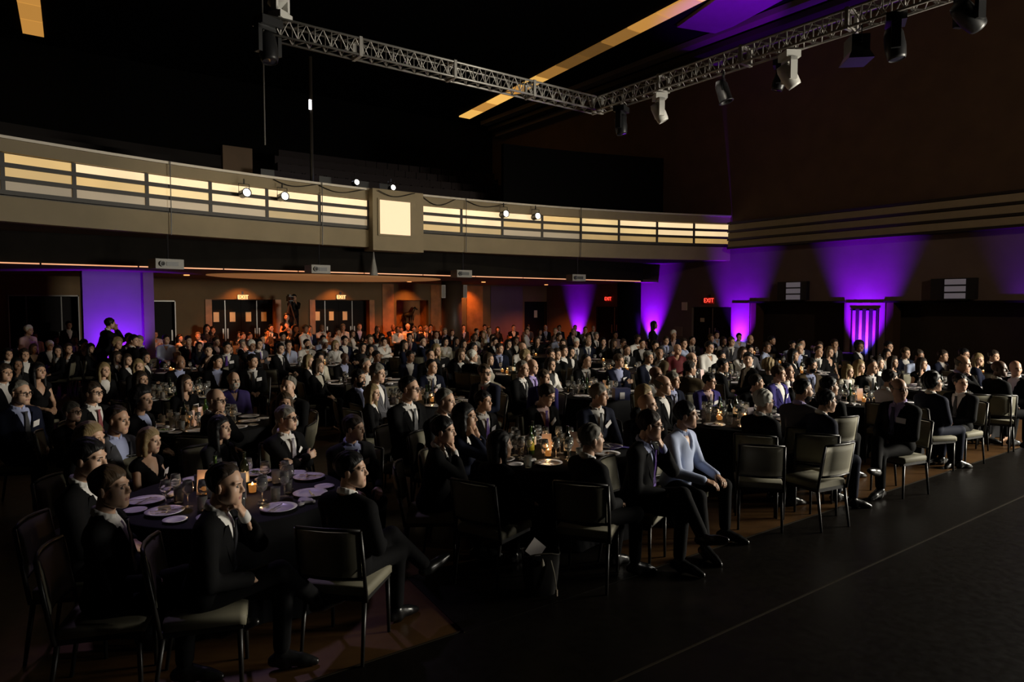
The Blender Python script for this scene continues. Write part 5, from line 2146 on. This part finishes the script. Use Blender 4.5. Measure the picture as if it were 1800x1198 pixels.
for f in folk:
    r = ray(f['x'], f['y'])
    fem = f['hair'] in FEMH
    f['fem'] = fem
    z = HZ - (.06 if fem else 0)
    f['t'] = (z - CAM_H) / r.z
    f['table'] = None
FORCE = {195: 0, 157: 0, 160: 0, 397: 0, 618: 0, 622: 0, 504: 0, 388: 0, 264: 0, 207: 0, 780: 1, 818: 1, 850: 1, 880: 1, 1040: 1, 1143: 1, 1206: 1, 1138: 1, 961: 1, 1053: 1}
for f in folk:
    p, z = place(f, f['t'])
    if not f['hand'] and p.y > YB - .9:
        f['t'] *= (YB - .9) / p.y
        p, z = place(f, f['t'])
    if p.x > XW - .8:
        f['t'] *= (XW - .8) / p.x
        p, z = place(f, f['t'])
    best = min(range(len(TB)), key=lambda i: (TB[i]['p'] - p).length)
    if f['hand'] and int(f['x']) in FORCE and f['y'] > 690:
        best = FORCE[int(f['x'])]
    if (TB[best]['p'] - p).length < 2.6:
        f['table'] = best
for it in range(70):           # slide along the line of sight until each sits at the table's edge and apart from the others
    for f in folk:
        p, z = place(f, f['t'])
        if f['table'] is not None:
            c = TB[f['table']]['p']
            d = (p - c).length
            dr = Vector((p.x, p.y, 0)).normalized()
            if d < 1.12:
                s = 1 if (p - c).dot(dr) >= 0 else -1
                f['t'] *= 1 + s * .012
            elif d > 1.55:
                s = -1 if (p - c).dot(dr) >= 0 else 1
                f['t'] *= 1 + s * .006
        for ti, tb in enumerate(TB):
            d = (p - tb['p']).length
            if ti != f['table'] and d < 1.15:
                dr = Vector((p.x, p.y, 0)).normalized()
                f['t'] *= 1 + (.01 if (p - tb['p']).dot(dr) >= 0 else -.01)
    for i in range(len(folk)):
        pi, _ = place(folk[i], folk[i]['t'])
        for j in range(i):
            pj, _ = place(folk[j], folk[j]['t'])
            if (pi - pj).length < .58:
                a, c = (folk[i], folk[j]) if folk[i]['t'] >= folk[j]['t'] else (folk[j], folk[i])
                a['t'] *= 1.006
                c['t'] *= .996
    for f in folk:             # stay within believable statures
        r = ray(f['x'], f['y'])
        zt = HZ - (.06 if f['fem'] else 0)
        lo, hi = (CAM_H - zt * 1.13) / -r.z, (CAM_H - zt * .86) / -r.z
        f['t'] = min(max(f['t'], lo), hi)
        p, z = place(f, f['t'])
        if p.y > YB - .7:
            f['t'] *= (YB - .7) / p.y
        if 492 < f['x'] < 550 and p.y > 25.4:
            f['t'] *= 25.4 / p.y
        if 138 < f['x'] < 258 and p.y > 20.9:
            f['t'] *= 20.9 / p.y
        p, z = place(f, f['t'])
        if p.x > XW - .7:
            f['t'] *= (XW - .7) / p.x


def wrap(a):
    return (a + PI) % (2 * PI) - PI


def heading(v):
    """rotation about z that turns +Y towards v"""
    return math.atan2(-v.x, v.y)


def dress(root, g, f, near, Hm):
    kd, col = f['top'][0], f['top'][1]
    bm = M_SKIN[f['skin']]
    link('body', g['body'], root, [bm, None, bm if f['skin'] > 1 else None])
    nm = {'s': 'jacket', 'h': 'shirt', 'j': 'jacket', 'd': 'dress', 'c': 'top'}[kd]
    o = link(nm, g['top'], root, [M_SUIT[col]])
    trs = M_SUIT[col] if kd in 'sd' else (M_SUIT['k'] if kd != 's' else M_SUIT['c'])
    o = link('trousers' if kd != 'd' else 'skirt', g['legs'], root, [trs])
    if g['shirt'] is not None:
        o = link('collar' if kd == 'h' else 'shirt', g['shirt'], root, [M_SUIT[col] if kd == 'h' else M_SHIRT.get(f['sh'], M_SHIRT['w'])])
    if f['tie'] in M_TIE and kd == 's':
        link('tie', g['tie'], root, [M_TIE[f['tie']]])
    if 'b' in f['fl']:
        link('name_badge', g['badge'], root)
    if 'z' in f['fl'] and near:
        o = link('glasses', g['glasses'], root)
        o.matrix_local = Hm
    st, hc = HAIRC[f['hair']]
    if 'H' in f['fl']:
        st = (st or 'none') + '+'
    if st:
        me = HAIRME.get((st, near))
        if me is None:
            me = HAIRME[(st, near)] = to_mesh('hair', hair_geo(st, .0062 if near else .0115), [M_HAIR['s']])
        o = link('hair', me, root, [M_HAIR[hc]])
        o.matrix_local = Hm
    for me in g['shoe']:
        link('shoe', me, root)
    for me in g['sock']:
        link('sock', me, root, [M_SUIT['u'] if f.get('x') == 1580 else M_SUIT['k']])
    for me in g['cuff']:
        link('shirt_cuff', me, root, [M_SHIRT.get(f['sh'], M_SHIRT['w'])])
    for me in g['lapel']:
        if kd in 'sj':
            link('lapel', me, root, [M_SUIT[col]])


CHAIRW = {780: 1, 1143: 1, 1206: 1, 397: .9, 195: 1, 157: 1, 618: .75, 880: .6, 818: 1, 850: .8, 1580: 1, 1641: 1, 1688: 1}
HAIRME = {}
SEATS = []
for n_, f in enumerate(folk):
    p, z = place(f, f['t'])
    depth = (p - EYE).dot(FW)
    f['depth'] = depth
    near = f['hand'] and depth < 11.5
    fl = f['fl']
    ix = int(f['x']) if f['hand'] else -1
    front = f['hand'] and f['x'] > 1320 and f['y'] > 660
    bf = Vector((*BODYF.get(ix, (12, -4) if depth < 6.9 else (6.5, -4)), 0))
    hf = Vector((*HEADF.get(ix, (18, -3) if front else (12, -4)), 0))
    toF, toH = heading(bf - p), heading(hf - p)
    if f['table'] is not None:
        c = TB[f['table']]['p']
        toT = heading(c - p)
    else:
        toT = toF
    rel = wrap(toF - toT)
    body = toT + max(-R(82), min(R(82), rel * .8))
    if 'O' in fl or 'A' in fl or ix in BODYF:
        body = toF
    head = wrap(toH - body)
    hy = max(-R(66), min(R(66), head))
    P = dict(top={'s': 'suit', 'h': 'shirt', 'j': 'jacketf', 'd': 'dress', 'c': 'crew'}[f['top'][0]])
    if f['fem']:
        P['fem'] = True
        if P['top'] == 'suit':
            P['top'] = 'jacketf'
    P['arms'] = 'lap'
    lean = .04
    if 't' in fl:
        P['arms'], lean = 'knee', .10
    if 'x' in fl:
        P['arms'] = 'fold'
    if 'C' in fl:
        P['arms'], lean = ('lap', 'chin'), .14
    if 'D' in fl:
        P['arms'], lean = ('chin', 'lap'), .18
    if 'e' in fl:
        P['arms'], lean = ('cheek', 'cheek'), .16
    if 'A' in fl:
        P['arms'], lean, P['legs'] = ('knee', 'knee'), .16, 'apart'
    if 'O' in fl:
        P['arms'], lean = ('lap', 'out'), .2
        P['arms'] = ('out', 'lap')
    if 'L' in fl:
        P['legs'] = 'cross' if n_ % 2 else 'crossL'
    P['pitch'] = -22 if 'p' in fl else (rnd.choice([0, 3, -3]) if near else 0)
    if near:
        P['yaw'], P['lean'] = round(math.degrees(hy)), lean + rnd.uniform(-.02, .03)
        P['face'] = rnd.choice(['m', 'm', 'w'])
        P['btilt'] = rnd.choice([-30, -8, 5, 8, 40])
    else:
        P['yaw'], P['lean'] = int(round(math.degrees(hy) / 30) * 30), lean
        if P['arms'] == ('chin', 'lap'):
            P['arms'] = ('lap', 'chin')
        P.pop('legs', None)
    g = person_geo(P, near)
    H0 = g['J']['H'].translation
    sc = z / H0.z
    sc = max(.84, min(1.16, sc))
    off = Vector((H0.x * math.cos(body) - H0.y * math.sin(body), H0.x * math.sin(body) + H0.y * math.cos(body), 0)) * sc
    base = p - off
    root = empty('person', (base.x, base.y, 0), body, sc)
    dress(root, g, f, near, g['J']['H'])
    f['root'], f['base'], f['toT'], f['near'] = root, base, toT, near
    # the chair stays square to the table, the sitter turns on it
    cw = CHAIRW.get(int(f['x']), .35) if f['hand'] else .35
    ch = toT + wrap(body - toT) * (cw if cw > .4 else .4)
    f['chair'] = (base.x, base.y, ch)

# labels for those without a hand-written one: dress, then place in the row at the table
bytab = {}
for f in folk:
    p = f['base']
    lt = f['table'] if f['table'] is not None else min(range(len(TB)), key=lambda i: (TB[i]['p'] - p).length)
    bytab.setdefault(lt, []).append(f)
for ti, L in bytab.items():
    L.sort(key=lambda f: f['x'])
    ph = TB[ti]['ph'] if ti is not None else 'the open floor'
    for k, f in enumerate(L):
        kd, col = f['top'][0], SUITN[f['top'][1]]
        w = {'s': col + ' suit', 'h': col + ' shirt', 'j': col + ' jacket', 'd': col + ' dress', 'c': col + ' top'}[kd]
        if kd == 's' and f['tie'] in M_TIE:
            w += ' and %s tie' % {'k': 'black', 'r': 'red', 'p': 'purple', 'n': 'navy', 'g': 'grey'}[f['tie']]
        f['auto'] = 'person in %s, %s from left at %s' % (w, ordn(k + 1), ph)
        tag(f['root'], f['lab'] or f['auto'], 'person', 'diners at %s' % ph)
        cx, cy, cr = f['chair']
        chair(cx, cy, cr, f['depth'] < 11.5, 'cream-backed chair under %s diner from left at %s' % (ordn(k + 1), ph), 'chairs at %s' % ph)

# empty chairs
for px_, py_, z, ti, extra, lab in ((1338, 808, .73, 2, -.05, 'empty cream chair seen from behind, left of the pair at front right'), (1470, 806, .73, 2, .35, 'empty cream chair under the leaning arm at front right'),
                                    (706, 755, .73, 4, 0, 'empty cream chair before the table left of centre'), (690, 690, .75, 9, .3, 'pale green-lit empty chair at the table left of centre'),
                                    (1712, 710, .73, 7, .05, 'empty cream chair left of the pair at far right'), (1757, 711, .73, 7, -.15, 'empty cream chair right of the pair at far right'),
                                    (472, 660, .75, 14, 0, 'empty dark-lit chair left of centre'), (1262, 680, .75, 10, 0, 'empty cream chair behind the blue purple suit')):
    p = atz(px_, py_, z)
    ch = heading(TB[ti]['p'] - p) + extra
    q = Vector((p.x, p.y, 0)) + Vector((-math.sin(ch), math.cos(ch), 0)) * .26
    chair(q.x, q.y, ch, True, lab, 'empty chairs')

# people on their feet
for x, y, d, kw, hs, top, sh, lab, turn in STANDING:
    r = ray(x, y)
    p = at_t(x, y, d)
    f = dict(hair=hs[0], skin=int(hs[1]), top=top, sh=sh[0], tie=sh[1], fl='a')
    P = dict(stand=True, top={'s': 'suit', 'h': 'shirt', 'j': 'jacketf', 'd': 'dress'}[top[0]], **kw)
    g = person_geo(P, False)
    H0 = g['J']['H'].translation
    rz = heading(FOC - p) + R(turn)
    riser = 0.0
    sc = p.z / H0.z
    if 'camera operator' in lab:
        riser, sc = p.z - H0.z, 1.0
    off = Vector((H0.x * math.cos(rz) - H0.y * math.sin(rz), H0.x * math.sin(rz) + H0.y * math.cos(rz), 0)) * sc
    root = empty('person', (p.x - off.x, p.y - off.y, riser), rz, sc)
    tag(root, lab, 'person', 'people standing at the rear')
    dress(root, g, f, False, g['J']['H'])
    if riser:
        rs = empty('camera_riser', (p.x + .2, p.y, 0))
        tag(rs, 'black platform under the camera operator', 'platform')
        MB().box((-.8, -.5, riser - .08), (1.0, .5, riser)).build('deck', M_BLACKP, rs)
        for sx in (-.75, .95):
            for sy in (-.45, .45):
                MB().box((sx - .03, sy - .03, 0), (sx + .03, sy + .03, riser - .08)).build('leg', M_BLACKP, rs)
        q = Vector((-math.sin(rz), math.cos(rz), 0))
        tp = Vector((p.x, p.y, 0)) + q * .45 + Vector((math.cos(rz), math.sin(rz), 0)) * .28
        vc = empty('video_camera', (tp.x, tp.y, riser + 1.45), rz)
        tag(vc, 'black video camera on a tripod beside the operator', 'camera')
        MB().box((-.08, -.22, 0), (.08, .2, .2)).box((-.03, -.28, .2), (.03, .05, .26)).build('camera_body', M_BLACKP, vc)
        l_ = MB().lathe([(.06, 0), (.07, .16), (.06, .17), (0, .14)], 14).build('lens', M_BLACKP, vc)
        l_.rotation_euler, l_.location = (-PI / 2, 0, 0), (0, .2, .1)
        tr = empty('tripod', (tp.x, tp.y, riser), rz)
        tag(tr, 'pale-legged tripod under the video camera', 'tripod')
        for k in range(3):
            a = 2 * PI * k / 3 + .4
            MB().tube([(0, 0, 1.4), (.42 * math.cos(a), .42 * math.sin(a), 0)], .03, 6).build('leg', M_GAP, tr)
        MB().lathe([(.06, 1.36), (.07, 1.45), (0, 1.45)], 12).build('head', M_BLACKP, tr)
    if 'photographer' in lab:
        q = Vector((-math.sin(rz), math.cos(rz), 0))
        c_ = empty('still_camera', (p.x + q.x * .05, p.y + q.y * .05, 1.28), rz)
        tag(c_, 'dark camera with a faintly lit screen held by the photographer', 'camera')
        MB().box((-.08, -.04, 0), (.08, .04, .1)).build('camera_body', M_BLACKP, c_)
        MB().box((-.045, -.045, .02), (.045, -.04, .07)).build('screen', lit('camera screen', (.8, .75, .6), .35), c_)
        l_ = MB().lathe([(.04, 0), (.045, .13), (0, .12)], 12).build('lens', M_BLACKP, c_)
        l_.rotation_euler, l_.location = (-PI / 2, 0, 0), (0, .04, .05)

# ---------------------------------------------------------------- small things
# tote bag on the floor with a paper card sticking out
p = atz(950, 1042, 0)
bg = empty('tote_bag', (p.x, p.y, 0), -YAW + .2)
tag(bg, 'black open-topped bag on the dark floor beside a chair', 'bag')
M_BAG = mat('black bag cloth', (.014, .012, .010), .8)
b = MB()
n = 20
ringz = [(0, .75), (.12, .9), (.25, .98), (.34, 1.0)]
for z, s_ in ringz:
    for k in range(n):
        a = 2 * PI * k / n
        b.v.append((.15 * s_ * math.copysign(abs(math.cos(a))**.6, math.cos(a)), .09 * s_ * math.copysign(abs(math.sin(a))**.6, math.sin(a)), z))
for i in range(3):
    for k in range(n):
        b.f.append((i * n + k, i * n + (k + 1) % n, (i + 1) * n + (k + 1) % n, (i + 1) * n + k))
b.f.append(tuple(range(n))[::-1])
b.m = [0] * len(b.f)
b.build('bag_body', M_BAG, bg, True)
MB().tube([(.15 * math.copysign(abs(math.cos(a))**.6, math.cos(a)), .09 * math.copysign(abs(math.sin(a))**.6, math.sin(a)), .34 + .012 * math.sin(3 * a)) for a in [2 * PI * k / 24 for k in range(25)]], .006, 6, cap=False).build('rim', mat('bag rim', (.10, .085, .06), .6), bg)
MB().tube([(.06, -.1, .30), (.085, -.11, .2), (.10, -.115, .08), (.10, -.118, .03)], .005, 5).build('tag_cord', mat('pale cord', (.4, .36, .28), .7), bg)
MB().tube([(.10, -.118, .07), (.10, -.12, .02)], .011, 6).build('toggle', mat('toggle', (.3, .24, .17), .6), bg)
MB().lathe([(0, 0), (.018, .018), (.012, .045), (.003, .07)], 10, c=(-.01, -.105, .25)).build('tassel', mat('pale cord', (.4, .36, .28), .7), bg)
c_ = MB().obox((0, 0, 0), .12, .003, .13, Matrix.Rotation(R(40), 3, 'Y') @ Matrix.Rotation(R(-25), 3, 'X')).build('paper_card', mat('white card', (.6, .55, .52), .7))
c_.location, c_.rotation_euler = (p.x - .05, p.y, .37), (0, 0, -YAW)
tag(c_, 'white folded card sticking out of the black bag', 'card')
# teal gift bag
p = atz(1697, 772, 0)
gb = empty('gift_bag', (p.x, p.y, 0), -YAW - .2)
tag(gb, 'small teal paper bag standing by a chair at right', 'bag')
M_TEAL = mat('teal paper', (.10, .28, .28), .6)
MB().box((-.1, -.05, 0), (.1, .05, .27)).build('bag_body', M_TEAL, gb)
MB().tube([(-.05, -.05, .26), (-.04, -.05, .34), (.04, -.05, .34), (.05, -.05, .26)], .005, 5).build('handle', M_BLACKP, gb)
# booklets and box on the tables
p = atz(1085, 786, .755)
o = MB().hexa([(-.13, -.1, .0), (0, -.1, .02), (0, .1, .02), (-.13, .1, 0), (-.13, -.1, .004), (0, -.1, .026), (0, .1, .026), (-.13, .1, .004)]).hexa([(0, -.1, .02), (.13, -.1, 0), (.13, .1, 0), (0, .1, .02), (0, -.1, .026), (.13, -.1, .004), (.13, .1, .004), (0, .1, .026)]).build('programme_booklet', mat('violet print', (.12, .09, .38), .5))
o.location, o.rotation_euler = p, (0, 0, -.3)
tag(o, 'open violet programme booklet on the front centre table', 'booklet')
p = atz(1092, 702, .755)
o = MB().box((-.13, -.09, 0), (.13, .09, .19)).build('card_box', mat('navy card', (.02, .025, .09), .6))
o.location, o.rotation_euler = p, (0, 0, -.5)
tag(o, 'navy box standing on the edge of a table right of centre', 'box')
MB().box((-.05, -.094, .02), (.03, -.091, .13)).build('label', M_BADGE, o)
